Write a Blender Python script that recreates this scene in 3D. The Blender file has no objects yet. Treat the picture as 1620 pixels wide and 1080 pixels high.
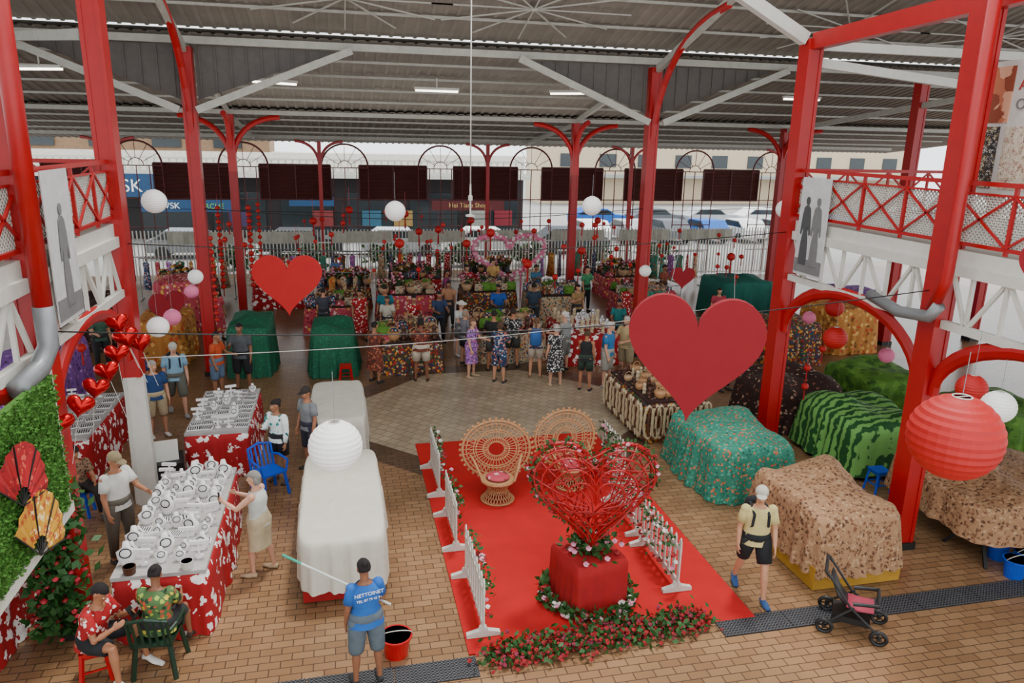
import bpy, math, random
from mathutils import Vector, Matrix, noise
random.seed(11)
SC=bpy.context.scene.collection
V=Vector
def lin(h):
    r=[int(h[i:i+2],16)/255 for i in (0,2,4)]
    return tuple(((c/12.92) if c<=.04045 else ((c+.055)/1.055)**2.4) for c in r)+(1,)
# ------------------------------------------------------------ materials
def base(name):
    m=bpy.data.materials.new(name); m.use_nodes=True
    nt=m.node_tree; return m,nt.nodes,nt.links,nt.nodes['Principled BSDF']
def M(name,h,rough=.6,metal=0,var=.1,scale=6,emit=0,trans=0,bump=0):
    m,n,l,b=base(name); c=lin(h)
    tc=n.new('ShaderNodeTexCoord'); nz=n.new('ShaderNodeTexNoise'); nz.inputs['Scale'].default_value=scale; nz.inputs['Detail'].default_value=3
    l.new(tc.outputs['Object'],nz.inputs['Vector'])
    r=n.new('ShaderNodeValToRGB'); l.new(nz.outputs[0],r.inputs[0])
    r.color_ramp.elements[0].position=.3; r.color_ramp.elements[1].position=.7
    r.color_ramp.elements[0].color=tuple(x*(1-var) for x in c[:3])+(1,); r.color_ramp.elements[1].color=tuple(min(1,x*(1+var)) for x in c[:3])+(1,)
    l.new(r.outputs[0],b.inputs['Base Color']); b.inputs['Roughness'].default_value=rough; b.inputs['Metallic'].default_value=metal
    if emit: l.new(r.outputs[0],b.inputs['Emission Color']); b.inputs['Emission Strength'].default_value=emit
    if trans: b.inputs['Transmission Weight'].default_value=trans
    if bump:
        bp=n.new('ShaderNodeBump'); bp.inputs['Strength'].default_value=bump; bp.inputs['Distance'].default_value=.02
        l.new(nz.outputs[0],bp.inputs['Height']); l.new(bp.outputs[0],b.inputs['Normal'])
    return m
def PAT(name,bg,spots,scale=8,thr=.35,warp=.15,rough=.8,wscale=2.5):
    m,n,l,b=base(name)
    tc=n.new('ShaderNodeTexCoord'); nz=n.new('ShaderNodeTexNoise'); nz.inputs['Scale'].default_value=scale*wscale
    l.new(tc.outputs['Object'],nz.inputs['Vector'])
    mx=n.new('ShaderNodeVectorMath'); mx.operation='MULTIPLY_ADD'; l.new(nz.outputs['Color'],mx.inputs[0]); mx.inputs[1].default_value=(warp,)*3; l.new(tc.outputs['Object'],mx.inputs[2])
    vo=n.new('ShaderNodeTexVoronoi'); vo.inputs['Scale'].default_value=scale; l.new(mx.outputs[0],vo.inputs['Vector'])
    lt=n.new('ShaderNodeMath'); lt.operation='LESS_THAN'; lt.inputs[1].default_value=thr; l.new(vo.outputs['Distance'],lt.inputs[0])
    sp=n.new('ShaderNodeSeparateColor'); l.new(vo.outputs['Color'],sp.inputs[0])
    r=n.new('ShaderNodeValToRGB'); r.color_ramp.interpolation='CONSTANT'; l.new(sp.outputs[0],r.inputs[0])
    el=r.color_ramp.elements; el[0].color=lin(spots[0]); el[0].position=0
    if len(spots)==1: el[1].color=lin(spots[0])
    else:
        el[1].color=lin(spots[1]); el[1].position=1/len(spots)
        for i in range(2,len(spots)):
            e=el.new(i/len(spots)); e.color=lin(spots[i])
    mc=n.new('ShaderNodeMix'); mc.data_type='RGBA'; l.new(lt.outputs[0],mc.inputs[0]); mc.inputs[6].default_value=lin(bg); l.new(r.outputs[0],mc.inputs[7])
    l.new(mc.outputs[2],b.inputs['Base Color']); b.inputs['Roughness'].default_value=rough
    return m
def WAVE(name,a,c,scale=3,dist=3,rough=.8,dirn='X',dscale=2):
    m,n,l,b=base(name)
    tc=n.new('ShaderNodeTexCoord'); w=n.new('ShaderNodeTexWave'); w.bands_direction=dirn
    w.inputs['Scale'].default_value=scale; w.inputs['Distortion'].default_value=dist; w.inputs['Detail Scale'].default_value=dscale; w.inputs['Detail'].default_value=3
    l.new(tc.outputs['Object'],w.inputs['Vector']); r=n.new('ShaderNodeValToRGB'); l.new(w.outputs[0],r.inputs[0])
    r.color_ramp.elements[0].position=.4; r.color_ramp.elements[1].position=.6
    r.color_ramp.elements[0].color=lin(a); r.color_ramp.elements[1].color=lin(c)
    l.new(r.outputs[0],b.inputs['Base Color']); b.inputs['Roughness'].default_value=rough
    return m
def BRICK(name,c1,c2,mo,w,h,ms,rough=.28,rot=0):
    m,n,l,b=base(name)
    tc=n.new('ShaderNodeTexCoord'); mp=n.new('ShaderNodeMapping'); mp.inputs['Rotation'].default_value=(0,0,rot); l.new(tc.outputs['Object'],mp.inputs[0])
    br=n.new('ShaderNodeTexBrick'); br.inputs['Scale'].default_value=1; br.inputs['Brick Width'].default_value=w; br.inputs['Row Height'].default_value=h; br.inputs['Mortar Size'].default_value=ms
    br.inputs['Color1'].default_value=lin(c1); br.inputs['Color2'].default_value=lin(c2); br.inputs['Mortar'].default_value=lin(mo)
    l.new(mp.outputs[0],br.inputs['Vector'])
    nz=n.new('ShaderNodeTexNoise'); nz.inputs['Scale'].default_value=.6; l.new(tc.outputs['Object'],nz.inputs['Vector'])
    r=n.new('ShaderNodeValToRGB'); l.new(nz.outputs[0],r.inputs[0]); r.color_ramp.elements[0].position=.35; r.color_ramp.elements[1].position=.65
    r.color_ramp.elements[0].color=(.76,.73,.71,1); r.color_ramp.elements[1].color=(1.05,1,1,1)
    mc=n.new('ShaderNodeMix'); mc.data_type='RGBA'; mc.blend_type='MULTIPLY'; mc.inputs[0].default_value=1; l.new(br.outputs['Color'],mc.inputs[6]); l.new(r.outputs[0],mc.inputs[7])
    l.new(mc.outputs[2],b.inputs['Base Color']); b.inputs['Roughness'].default_value=rough
    return m
RED=M('painted_red_steel','a00006',.4,var=.06); WHT=M('white_paint','c8c5bb',.5,var=.05); GRYB=M('grey_beam','a5a399',.5)
DKR=M('dark_maroon_louvre','481510',.6); BLK=M('black','121212',.5); DGR=M('dark_grey','4a4a4e',.6); STEEL=M('grey_pipe','7e8081',.4,.3)
ROOF=M('corrugated_roof','7e776d',.7,scale=1.5,var=.14); GAB=M('grey_brown_gable','56504c',.7)
TILE=BRICK('tan_floor_tile','967654','826244','4c3a2c',.26,.13,.007)
CREAM=BRICK('cream_floor_tile','b2a48a','a09178','706452',.24,.24,.008,rot=.785)
BROWN=BRICK('brown_floor_tile','665040','56432f','382c22',.24,.12,.008)
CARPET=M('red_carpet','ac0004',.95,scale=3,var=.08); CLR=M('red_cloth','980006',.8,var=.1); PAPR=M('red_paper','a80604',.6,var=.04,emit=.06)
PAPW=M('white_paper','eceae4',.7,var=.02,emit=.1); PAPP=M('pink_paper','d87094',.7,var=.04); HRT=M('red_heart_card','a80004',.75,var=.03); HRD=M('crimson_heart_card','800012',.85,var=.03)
FOIL=M('red_foil','b00006',.2,.7,var=.05); LEAF=M('leaf_green','24501a',.6,var=.3,scale=30); ROSE=M('rose_red','8c040e',.6,var=.3,scale=30); ROSP=M('rose_pink','d48aa0',.7,var=.2,scale=20); ROSW=M('flower_white','e6ded8',.7,var=.1)
GRASS=M('fake_grass','42741f',.8,var=.4,scale=60,bump=1); WICK=M('wicker','b48458',.6,var=.2,scale=30); WICK2=M('wicker_pale','b08e6a',.6,var=.2,scale=30)
WCL=M('white_cloth','cac5b6',.85,var=.04,bump=.3); SHW=M('display_white','e6e4e2',.4,var=.02); TTOP=M('table_linen','a8a4a0',.7); BEAD=M('black_pearl','202024',.2,.3)
HIB=PAT('red_hibiscus_cloth','9c000a',['f0ebe6','f0ebe6','e8dcd8'],5.6,.36,.16)
GCL=PAT('green_check_cover','0b5a3e',['0f7550','0a4835'],12,.3,.02); PAIS=PAT('paisley_cloth','9a7452',['50301c','b89470','704428','a67c58'],19,.46,.08)
TEALF=PAT('teal_floral_cloth','2a7e66',['b8583c','3c9880','1c5a4c','c87a50','58a890'],17,.4,.06); BRF=PAT('brown_floral_cloth','2c140f',['7a4c38','4a241a','b8957c'],9,.3,.1)
PALM=WAVE('palm_leaf_cloth','0f4a18','6ca450',1.7,5,.8,'Y',3); PALM2=PAT('green_leaf_cloth','4c7a1e',['3e6a18','5c8a2a','2c5612'],5,.5,.2); ORF=PAT('orange_floral_cloth','b87a34',['7a4a1c','e0b060','c04a20'],7,.4,.12)
PUR=PAT('purple_cloth','7a4a9a',['c090d0','4a2a6a'],8,.35); PNKF=PAT('pink_floral_cloth','b84050',['e8c0c0','7a1828','e0b050'],8,.38,.12)
MIX1=PAT('mixed_fabric','4a2a1c',['1c5a38','d0b080','a81c18','1c3a6a','d89020'],15,.5,.1); MIX2=PAT('mixed_fabric_light','b8a488',['a02018','1c5a48','2c2c58','d89030','3a2a20'],15,.45,.1)
YEL=M('mustard_cloth','a87c20',.85); BLUEP=M('blue_plastic','1048b8',.4); REDP=M('red_plastic','b00810',.35); GRNP=M('green_plastic','0c2c1c',.4)
cm={}
def CM(h): 
    if h not in cm: cm[h]=M('fabric_'+h,h,.85,var=.12,scale=9,bump=.2)
    return cm[h]
def SK(h):
    k='s'+h
    if k not in cm: cm[k]=M('skin_'+h,h,.5,var=.05,scale=12)
    return cm[k]
FL_GRN=PAT('tropical_green_print','4a6a3a',['d8c040','203a20','a0b848','c05030'],16,.45,.05); FL_RED=PAT('red_hibiscus_shirt','a00810',['f0e4dc','f0d8d0'],13,.33,.05); FL_PUR=PAT('purple_print','9060a8',['e0b0d0','4a2a6a','d05a80'],20,.45,.04)
FL_BLU=PAT('blue_print','203050',['c0c8d0','e07050','5080a0'],18,.42,.04); FL_BW=PAT('black_white_print','1c1c1e',['e4e0da','b8b4ae'],20,.4,.04); FL_BRN=PAT('brown_print','6a2c1c',['3a1a12','a86040'],16,.45,.04); LEOP=PAT('leopard_print','8a6a50',['2a1c16','3a2820'],26,.4,.03); TEALS=PAT('teal_white_print','dfe8e4',['2e8a86','185a60'],8,.4,.12)
# ------------------------------------------------------------ mesh builder
class MB:
    def __init__(s): s.v=[];s.f=[];s.m=[];s.i=0
    def add(s,vs,fs):
        k=len(s.v); s.v+= [V(a) for a in vs]; s.f+=[[k+j for j in q] for q in fs]; s.m+=[s.i]*len(fs); return k
    def box(s,c,d,R=None):
        c=V(c); vs=[]
        for x in (-.5,.5):
            for y in (-.5,.5):
                for z in (-.5,.5):
                    p=V((x*d[0],y*d[1],z*d[2]))
                    if R: p=R@p
                    vs.append(c+p)
        s.add(vs,[[0,1,3,2],[4,6,7,5],[0,4,5,1],[2,3,7,6],[0,2,6,4],[1,5,7,3]])
    def beam(s,p,q,w,h=None,up=V((0,0,1))):
        p=V(p);q=V(q);h=h or w; t=(q-p); L=t.length; t.normalize()
        a=up.cross(t)
        if a.length<1e-3: a=V((1,0,0)).cross(t) if abs(t.x)<.9 else V((0,1,0)).cross(t)
        a.normalize(); b=t.cross(a)
        R=Matrix((a,b,t)).transposed(); s.box((p+q)/2,(w,h,L),R)
    def tube(s,pts,rad,seg=8,ref=None,cap=True,wob=0,closed=False):
        pts=[V(p) for p in pts]; n=len(pts)
        if not isinstance(rad,(list,)): rad=[rad]*n
        vs=[];prev=None
        for i,p in enumerate(pts):
            if closed: t=pts[(i+1)%n]-pts[i-1]
            else: t=pts[min(i+1,n-1)]-pts[max(i-1,0)]
            if t.length<1e-9: t=V((0,0,1))
            t.normalize()
            a=V(ref) if ref is not None else (prev if prev is not None else (V((0,0,1)) if abs(t.z)<.9 else V((1,0,0))))
            a=a-t*a.dot(t)
            if a.length<1e-4: a=V((0,1,0))-t*t.y
            a.normalize(); prev=a; b=t.cross(a)
            r=rad[i]; rx,ry=(r if isinstance(r,tuple) else (r,r))
            for j in range(seg):
                th=2*math.pi*j/seg; q=p+a*math.cos(th)*rx+b*math.sin(th)*ry
                if wob: q=q+noise.noise_vector(q*9)*wob
                vs.append(q)
        fs=[]
        for i in range(n-1 if not closed else n):
            for j in range(seg):
                i2=(i+1)%n; fs.append([i*seg+j,i*seg+(j+1)%seg,i2*seg+(j+1)%seg,i2*seg+j])
        if cap and not closed:
            fs.append(list(range(seg))[::-1]); fs.append([(n-1)*seg+j for j in range(seg)])
        s.add(vs,fs)
    def ell(s,c,r,seg=12,rg=8,T=None,fn=None):
        if not isinstance(r,tuple): r=(r,r,r)
        c=V(c); vs=[];fs=[]
        for i in range(rg+1):
            ph=math.pi*i/rg
            for j in range(seg):
                th=2*math.pi*j/seg; d=V((math.sin(ph)*math.cos(th),math.sin(ph)*math.sin(th),math.cos(ph)))
                k=fn(d) if fn else 1
                p=c+V((d.x*r[0]*k,d.y*r[1]*k,d.z*r[2]*k))
                vs.append(T@p if T else p)
        for i in range(rg):
            for j in range(seg): fs.append([i*seg+j,(i+1)*seg+j,(i+1)*seg+(j+1)%seg,i*seg+(j+1)%seg])
        s.add(vs,fs)
    def lathe(s,c,prof,seg=16):
        c=V(c); s.tube([c+V((0,0,z)) for r,z in prof],[max(r,.001) for r,z in prof],seg,ref=(1,0,0))
    def leaf(s,p,sz):
        d=V((random.uniform(-1,1),random.uniform(-1,1),random.uniform(-.4,1))).normalized(); e=d.cross(V((random.uniform(-1,1),random.uniform(-1,1),random.uniform(-1,1)))).normalized()
        p=V(p); s.add([p,p+d*sz*.5+e*sz*.3,p+d*sz,p+d*sz*.5-e*sz*.3],[[0,1,2,3]])
    def bloom(s,p,r):
        s.ell(p,(r,r,r*.75),7,5,fn=lambda d:1+.18*math.sin(5*math.atan2(d.y,d.x)+6*d.z))
    def poly(s,pts,th,axis='y'):
        n=len(pts); vs=[]
        for k in (-th/2,th/2):
            for a,b in pts: vs.append((a,k,b) if axis=='y' else ((k,a,b) if axis=='x' else (a,b,k)))
        fs=[list(range(n)),[n+j for j in range(n)][::-1]]+[[j,(j+1)%n,n+(j+1)%n,n+j] for j in range(n)]
        s.add(vs,fs)
    def mesh(s,name,mats,smooth=False):
        me=bpy.data.meshes.new(name); me.from_pydata([tuple(a) for a in s.v],[],s.f)
        for m in (mats if isinstance(mats,(list,tuple)) else [mats]): me.materials.append(m)
        me.polygons.foreach_set('material_index',s.m)
        if smooth: me.polygons.foreach_set('use_smooth',[True]*len(s.f))
        me.update(); return me
def fin(o,label=None,cat=None,group=None,kind=None,parent=None,loc=None,rot=None):
    SC.objects.link(o)
    if parent is not None: o.parent=parent
    if label: o["label"]=label
    if cat: o["category"]=cat
    if group: o["group"]=group
    if kind: o["kind"]=kind
    if loc is not None: o.location=loc
    if rot is not None: o.rotation_euler=rot if isinstance(rot,(tuple,list)) else (0,0,rot)
    return o
def obj(mb,name,mats,label=None,cat=None,smooth=False,**k):
    return fin(bpy.data.objects.new(name,mb.mesh(name,mats,smooth)),label,cat,**k)
def empty(name,label,cat,loc=(0,0,0),rot=0,**k):
    return fin(bpy.data.objects.new(name,None),label,cat,loc=loc,rot=rot,**k)
def dup(src,loc,rot=0,sc=1,label=None):
    o=src.copy(); SC.objects.link(o); o.location=loc; o.rotation_euler=(src.rotation_euler[0],src.rotation_euler[1],rot); o.scale=(sc,sc,sc) if not isinstance(sc,tuple) else sc
    if label: o["label"]=label
    def kids(a,b):
        for c in a.children:
            q=c.copy(); SC.objects.link(q); q.parent=b; kids(c,q)
    kids(src,o); return o
def ev(mb,name,mat,vox,it=2):
    me=mb.mesh(name,mat); o=bpy.data.objects.new(name,me); SC.objects.link(o)
    r=o.modifiers.new('r','REMESH'); r.mode='VOXEL'; r.voxel_size=vox; r.use_smooth_shade=True
    q=o.modifiers.new('s','SMOOTH'); q.factor=.5; q.iterations=it
    bpy.context.view_layer.update(); dg=bpy.context.evaluated_depsgraph_get()
    me2=bpy.data.meshes.new_from_object(o.evaluated_get(dg)); bpy.data.objects.remove(o)
    me2.materials.clear(); me2.materials.append(mat); return me2
def text(body,size,parent,loc,rot,mat,name='lettering',ext=.004,al='CENTER'):
    c=bpy.data.curves.new('t','FONT'); c.body=body; c.size=size; c.extrude=ext; c.align_x=al
    o=bpy.data.objects.new('t',c); SC.objects.link(o); bpy.context.view_layer.update(); dg=bpy.context.evaluated_depsgraph_get()
    me=bpy.data.meshes.new_from_object(o.evaluated_get(dg)); bpy.data.objects.remove(o)
    me.materials.clear(); me.materials.append(mat)
    return fin(bpy.data.objects.new(name,me),parent=parent,loc=loc,rot=rot)
# ------------------------------------------------------------ camera
cam=bpy.data.cameras.new("camera"); co=bpy.data.objects.new("camera",cam); SC.objects.link(co)
cam.sensor_width=36; cam.lens=1180*36/1620; cam.clip_end=400
R=Matrix.Rotation(math.radians(-13.1),4,'Z')@Matrix.Rotation(math.radians(90-15.08),4,'X')@Matrix.Rotation(math.radians(1.2),4,'Z')
co.matrix_world=Matrix.Translation((0,0,6.2))@R
bpy.context.scene.camera=co
# ------------------------------------------------------------ world and lights
w=bpy.data.worlds.new("world"); bpy.context.scene.world=w; w.use_nodes=True; bg=w.node_tree.nodes['Background']; bg.inputs[0].default_value=(.93,.97,1,1); bg.inputs[1].default_value=2.7
sl=bpy.data.lights.new("sun",'SUN'); sl.energy=2.6; sl.angle=math.radians(8); sl.color=(1,.96,.9)
so=bpy.data.objects.new("sun",sl); SC.objects.link(so); so.rotation_euler=(math.radians(-16),math.radians(12),0)
# ------------------------------------------------------------ floor
b=MB(); b.box((5,17,-.1),(60,38,.2)); obj(b,'floor',TILE,kind='structure')
def octo(name,cx,cy,r,z,mat):
    b=MB(); b.add([(cx+r*1.082*math.cos(math.radians(22.5+45*i)),cy+r*1.082*math.sin(math.radians(22.5+45*i)),z) for i in range(8)],[list(range(8))]); obj(b,name,mat,kind='structure')
octo('trim_1',3.45,16.3,3.75,.004,BROWN); octo('trim_2',3.45,16.3,3.1,.007,CREAM)
b=MB(); b.box((5,80,-.12),(140,88,.2)); obj(b,'asphalt_street',M('asphalt','9a9996',.9),'grey asphalt street outside the market hall','street',kind='structure')
b=MB(); b.box((3.33,11.22,.012),(3.94,6.76,.02)); obj(b,'red_carpet',CARPET,'bright red carpet runner laid on tiles','carpet')
def grate(x0,x1,y):
    L=x1-x0; r=empty('drain_grate','dark metal drain grille set in floor','drain',((x0+x1)/2,y,0),group='floor drain grates')
    b=MB(); b.box((0,0,.006),(L,.36,.01)); obj(b,'drain_channel',BLK,parent=r)
    b=MB()
    for i in range(8): b.box((0,-.168+.048*i,.014),(L,.018,.01))
    for i in range(int(L/.05)): b.box((-L/2+.025+i*.05,0,.014),(.014,.35,.01))
    obj(b,'grille',DGR,parent=r)
for i in range(4): grate(-2.6+i*1.01,-1.6+i*1.01,7.62)
for i in range(8): grate(4.7+i*1.01,5.7+i*1.01,7.72)
# ------------------------------------------------------------ columns and steel
def column(x,y,h,wht=0,w=.3,brace=None):
    c=empty('steel_column','tall red painted square steel column'+(' with white lower section' if wht else ''),'column',(x,y,0),group='red steel columns')
    b=MB()
    z0=wht
    b.box((0,0,(h+z0)/2),(w*.62,w,h-z0)); b.box((w*.4,0,(h+z0)/2),(w*.2,w*1.1,h-z0)); b.box((-w*.4,0,(h+z0)/2),(w*.2,w*1.1,h-z0)); obj(b,'shaft',RED,parent=c)
    if wht:
        b=MB(); b.tube([(0,0,0),(0,0,wht)],[.2,.17],8,ref=(1,0.4,0)); obj(b,'concrete_base',WHT,parent=c,label='white painted concrete base')
    else:
        b=MB(); b.box((0,0,.06),(w*1.25,w*1.25,.12)); obj(b,'base_plate',BLK,parent=c)
    if brace:
        for pts in brace:
            b=MB(); b.tube([V(p)-V((x,y,0)) for p in pts],.09,8); obj(b,'curved_brace',RED,parent=c)
    return c
def arc(p,q,c,n=10):
    p,q,c=V(p),V(q),V(c); return [(p*(1-t)**2+c*2*t*(1-t)+q*t*t) for t in [i/n for i in range(n+1)]]
XL,XR=-3.45,8.6
column(XL,9.3,9.2); column(XL,12.95,9.6,wht=2.3); 
column(XR,9.15,8.3); column(XR,13.1,8.1)
for X in (XL,XR):
    column(X,20.3,8.2,brace=[arc((X,20.3,5.5),(X,16.4,9.2),(X,20.2,8.9))])
for X in (XL,XR,17.2):
    column(X,27.3,6.85,w=.26,brace=[arc((X,27.3,5.2),(X+s*1.6,27.3,6.8),(X+s*.1,27.3,6.7)) for s in (-1,1)]+[arc((X,27.3,5.4),(X,25.9,6.85),(X,27.2,6.7))])
for X in (-12,20.6): column(X,20.3,8.2)
column(17.2,13.1,8.0); column(17.2,20.3,8.2)
def beamobj(name,p,q,w,h,mat,label,cat='beam'):
    b=MB(); p=V(p);q=V(q); o=(p+q)/2; b.beam(p-o,q-o,w,h); return obj(b,name,mat,label,cat,loc=o,group='roof steelwork')
beamobj('roof_beam',(-22,20.2,8.35),(28,20.2,8.35),.12,.17,GRYB,'long white horizontal roof beam')
beamobj('roof_beam',(-22,27.3,6.93),(28,27.3,6.93),.12,.14,GRYB,'long white horizontal roof beam')
beamobj('roof_beam',(-22,34.6,6.15),(28,34.6,6.15),.12,.14,GRYB,'grey horizontal eaves beam')
for X in (XL,XR):
    for s in (-1,1):
        beamobj('diagonal_strut',(X+s*.2,20.0,6.75),(X+s*3.9,20.0,8.25),.1,.17,GRYB,'white diagonal strut rising from column to beam')
        b=MB(); b.poly([(s*.2,7.0),(s*.2,8.25),(s*3.6,8.25)],.05)
        for i in range(9): b.box((s*(.3+i*.36),-.04,8.25-(3.4-i*.36)*.18),(.04,.03,(3.4-i*.36)*.34))
        obj(b,'gable_infill_panel',GAB,'dark grey ribbed triangular infill panel','wall panel',loc=(X,20.35,0),group='gable infill panels')
    beamobj('diagonal_strut',(X,20.1,8.15),(X,16,9.4),.12,.18,GRYB,'white roof rafter rising from column')
    beamobj('roof_rafter',(X,20.5,8.2),(X,27.1,6.95),.1,.16,GRYB,'white sloping roof rafter')
    beamobj('roof_rafter',(X,27.5,6.8),(X,34.5,6.1),.1,.14,GRYB,'grey sloping roof rafter')
beamobj('roof_beam',(XR,9.3,8.15),(XR,12.95,8.05),.2,.28,RED,'red steel beam between two columns')
beamobj('roof_beam',(XR,5,8.25),(XR,9.0,8.15),.2,.28,RED,'red steel beam between two columns')
beamobj('diagonal_strut',(XR-.15,13.1,8.1),(4.2,13.1,10.2),.18,.22,WHT,'white diagonal truss member')
beamobj('diagonal_strut',(XR+.2,13.1,7.7),(17.0,13.1,7.0),.12,.16,WHT,'white diagonal truss member')
beamobj('roof_beam',(XR+.2,13.1,8.0),(17.0,13.1,8.0),.12,.16,WHT,'white roof beam beside red column')
beamobj('roof_rafter',(17.2,13.3,8.1),(17.2,27.1,6.8),.12,.16,GRYB,'white sloping roof rafter')
beamobj('roof_rafter',(XL-.2,13.1,8.9),(-12,20.1,8.2),.1,.16,GRYB,'white sloping hip rafter')
beamobj('roof_rafter',(XL-.2,13.1,7.6),(XL-4.2,20.1,8.2),.1,.16,GRYB,'white sloping hip rafter')
def sheet(name,x0,x1,y0,z0,y1,z1,step=.3):
    b=MB(); vs=[];x=x0
    while x<x1:
        for dx,dz in ((0,0),(step*.6,0),(step*.68,-.03),(step*.92,-.03)): vs.append((x+dx,dz))
        x+=step
    pts=[(a,y0,z0+c) for a,c in vs]+[(a,y1,z1+c) for a,c in vs]; n=len(vs)
    b.add(pts,[[i,i+1,n+i+1,n+i] for i in range(n-1)])
    b.add([(x0,y0,z0+.08),(x1,y0,z0+.08),(x1,y1,z1+.08),(x0,y1,z1+.08)],[[0,1,2,3]])
    return obj(b,name,ROOF,kind='structure')
sheet('ceiling',-24,30,20.4,8.68,14.5,10.33); sheet('ceiling',-24,30,27.2,7.1,20.1,8.52); sheet('ceiling',-24,30,37.5,5.95,27.0,7.05)
sheet('ceiling',XR+.3,30,14.5,10.4-.0,-6,10.6); sheet('ceiling',-24,XL-.3,14.5,10.4,-6,10.6)
def purl(y,z): beamobj('roof_purlin',(-22,y,z),(28,y,z),.05,.06,GRYB,'thin pale horizontal roof purlin')
for i in range(1,4): purl(20.4-i*1.4,8.6+i*.38)
for i in range(1,5): purl(20.1+i*1.4,8.4-i*.277)
for i in range(1,5): purl(27.2+i*2,6.95-i*.2)
for cx in (-9,.3,4.6,13,17.5):
    b=MB()
    for k in range(6):
        a=math.pi*k/6; b.beam((-2.4*math.cos(a),1.6*math.sin(a),-1.6*math.sin(a)*.28),(2.4*math.cos(a),-1.6*math.sin(a),1.6*math.sin(a)*.28),.03)
    b.ell((0,0,0),(.1,.1,.05)); obj(b,'roof_bracing',GRYB,'radiating thin steel rods bracing the roof','bracing',loc=(cx,18.2,9.15),group='roof bracing rods')
TGL=M('tube_glow','fff6e0',.5,emit=6)
def tubelight(x,y,z,rz):
    r=empty('fluorescent_lamp','lit fluorescent strip lamp under roof','lamp',(x,y,z),rz,group='fluorescent roof lamps')
    b=MB(); b.box((0,0,.05),(1.3,.16,.07)); b.beam((0,0,.05),(0,0,.35),.03); obj(b,'housing',WHT,parent=r)
    b=MB(); b.box((0,0,-.01),(1.24,.1,.05)); obj(b,'lamp_tube',TGL,parent=r)
for x,y,z,rz in ((-1.6,22.6,7.6,.5),(2.9,22.8,7.55,0),(6.9,22.6,7.6,-.6),(-7.2,22,7.7,-.4),(14.5,22.3,7.65,0)): tubelight(x,y,z,rz)
def roof_fill(x,y,z,sx,sy,e):  # added fill light without a fitting, brightens the roof underside
    l=bpy.data.lights.new("roof_fill_light",'AREA'); l.shape='RECTANGLE'; l.size=sx; l.size_y=sy; l.energy=e; l.color=(1,.97,.92)
    o=bpy.data.objects.new("roof_fill_light",l); SC.objects.link(o); o.location=(x,y,z); o.rotation_euler=(math.pi,0,0)
roof_fill(3,17,5.0,14,3,150); roof_fill(3,25,5.0,16,5,170)
# ------------------------------------------------------------ mezzanines
def mezz(X,sgn,yend,ys):
    b=MB(); b.box((sgn*3.4,(yend-6)/2,4.72),(6.8,yend+6,.2)); obj(b,'mezzanine_deck',WHT,'white painted mezzanine floor slab and fascia','balcony floor',loc=(X,0,0),kind='structure')
    for a,c in zip(ys[:-1],ys[1:]):
        L=c-a; r=empty('mezzanine_railing','red steel railing with crossed bars and white mesh','railing',(X,a,4.84),group='mezzanine railings')
        b=MB(); 
        b.beam((0,0,.92),(0,L,.92),.06); obj(b,'handrail',RED,parent=r)
        b=MB(); b.beam((0,0,.08),(0,L,.08),.05); obj(b,'bottom_rail',RED,parent=r)
        b=MB(); b.beam((0,0,.78),(0,L,.78),.03); obj(b,'middle_rail',RED,parent=r)
        n=max(1,round(L/.95))
        for i in range(n+1):
            b=MB(); b.beam((0,L*i/n,0),(0,L*i/n,.92),.045); obj(b,'baluster',RED,parent=r)
        for i in range(n):
            b=MB(); y0,y1=L*i/n,L*(i+1)/n; b.beam((-.02*sgn,y0,.1),(-.02*sgn,y1,.78),.03); b.beam((-.02*sgn,y1,.1),(-.02*sgn,y0,.78),.03); obj(b,'cross_bar',RED,parent=r)
        b=MB(); st=.07
        k=-.7
        while k<L:
            y0=max(0,k);y1=min(L,k+.68)
            if y1>y0:
                b.beam((.03*sgn,y0,.1+(y0-k)),(.03*sgn,y1,.1+(y1-k)),.018); b.beam((.03*sgn,y0,.78-(y0-k)),(.03*sgn,y1,.78-(y1-k)),.018)
            k+=st
        obj(b,'wire_mesh',WHT,parent=r,kind='stuff')
        g=empty('lattice_girder','white steel lattice girder under balcony','girder',(X,a,3.72),group='lattice girders')
        b=MB(); b.beam((0,.16,0),(0,L-.16,0),.1,.12); obj(b,'bottom_chord',WHT,parent=g)
        b=MB(); b.beam((0,.16,.82),(0,L-.16,.82),.12,.16); obj(b,'top_chord',WHT,parent=g)
        m=max(2,round(L/.6)); 
        for i in range(m):
            b=MB(); y0,y1=max(.18,L*i/m),min(L-.18,L*(i+1)/m); b.beam((0,y0,0),(0,y0,.8),.05); b.beam((0,y0,.8 if i%2 else 0),(0,y1,0 if i%2 else .8),.05); obj(b,'web_bar',WHT,parent=g)
        ar=MB(); ar.tube([(0,L/2-math.cos(t)*(L/2-.15),-1.1+math.sin(t)*1.08) for t in [math.pi*i/20 for i in range(21)]],[(.06,.12)]*21,8,ref=(1,0,0))
        obj(ar,'steel_arch',RED,'red curved steel arch between columns','arch',loc=(X,a,3.72),group='red arches below balcony')
mezz(XR,1,13.1,[5.2,9.15,13.1]); mezz(XL,-1,12.95,[5.6,9.3,12.95])
for X,s,y in ((XR,1,13.1),(XL,-1,12.95)):
    b=MB(); b.beam((0,0,.92),(s*6.5,0,.92),.06); b.beam((0,0,.1),(s*6.5,0,.1),.05)
    for i in range(8): b.beam((s*i*.92,0,0),(s*i*.92,0,.92),.04)
    for i in range(7): b.beam((s*i*.92,0,.1),(s*(i+1)*.92,0,.9),.03); b.beam((s*i*.92,0,.9),(s*(i+1)*.92,0,.1),.03)
    obj(b,'mezzanine_railing',RED,'red crossed steel railing at balcony end','railing',loc=(X+s*.2,y,4.84),group='mezzanine railings')
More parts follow.
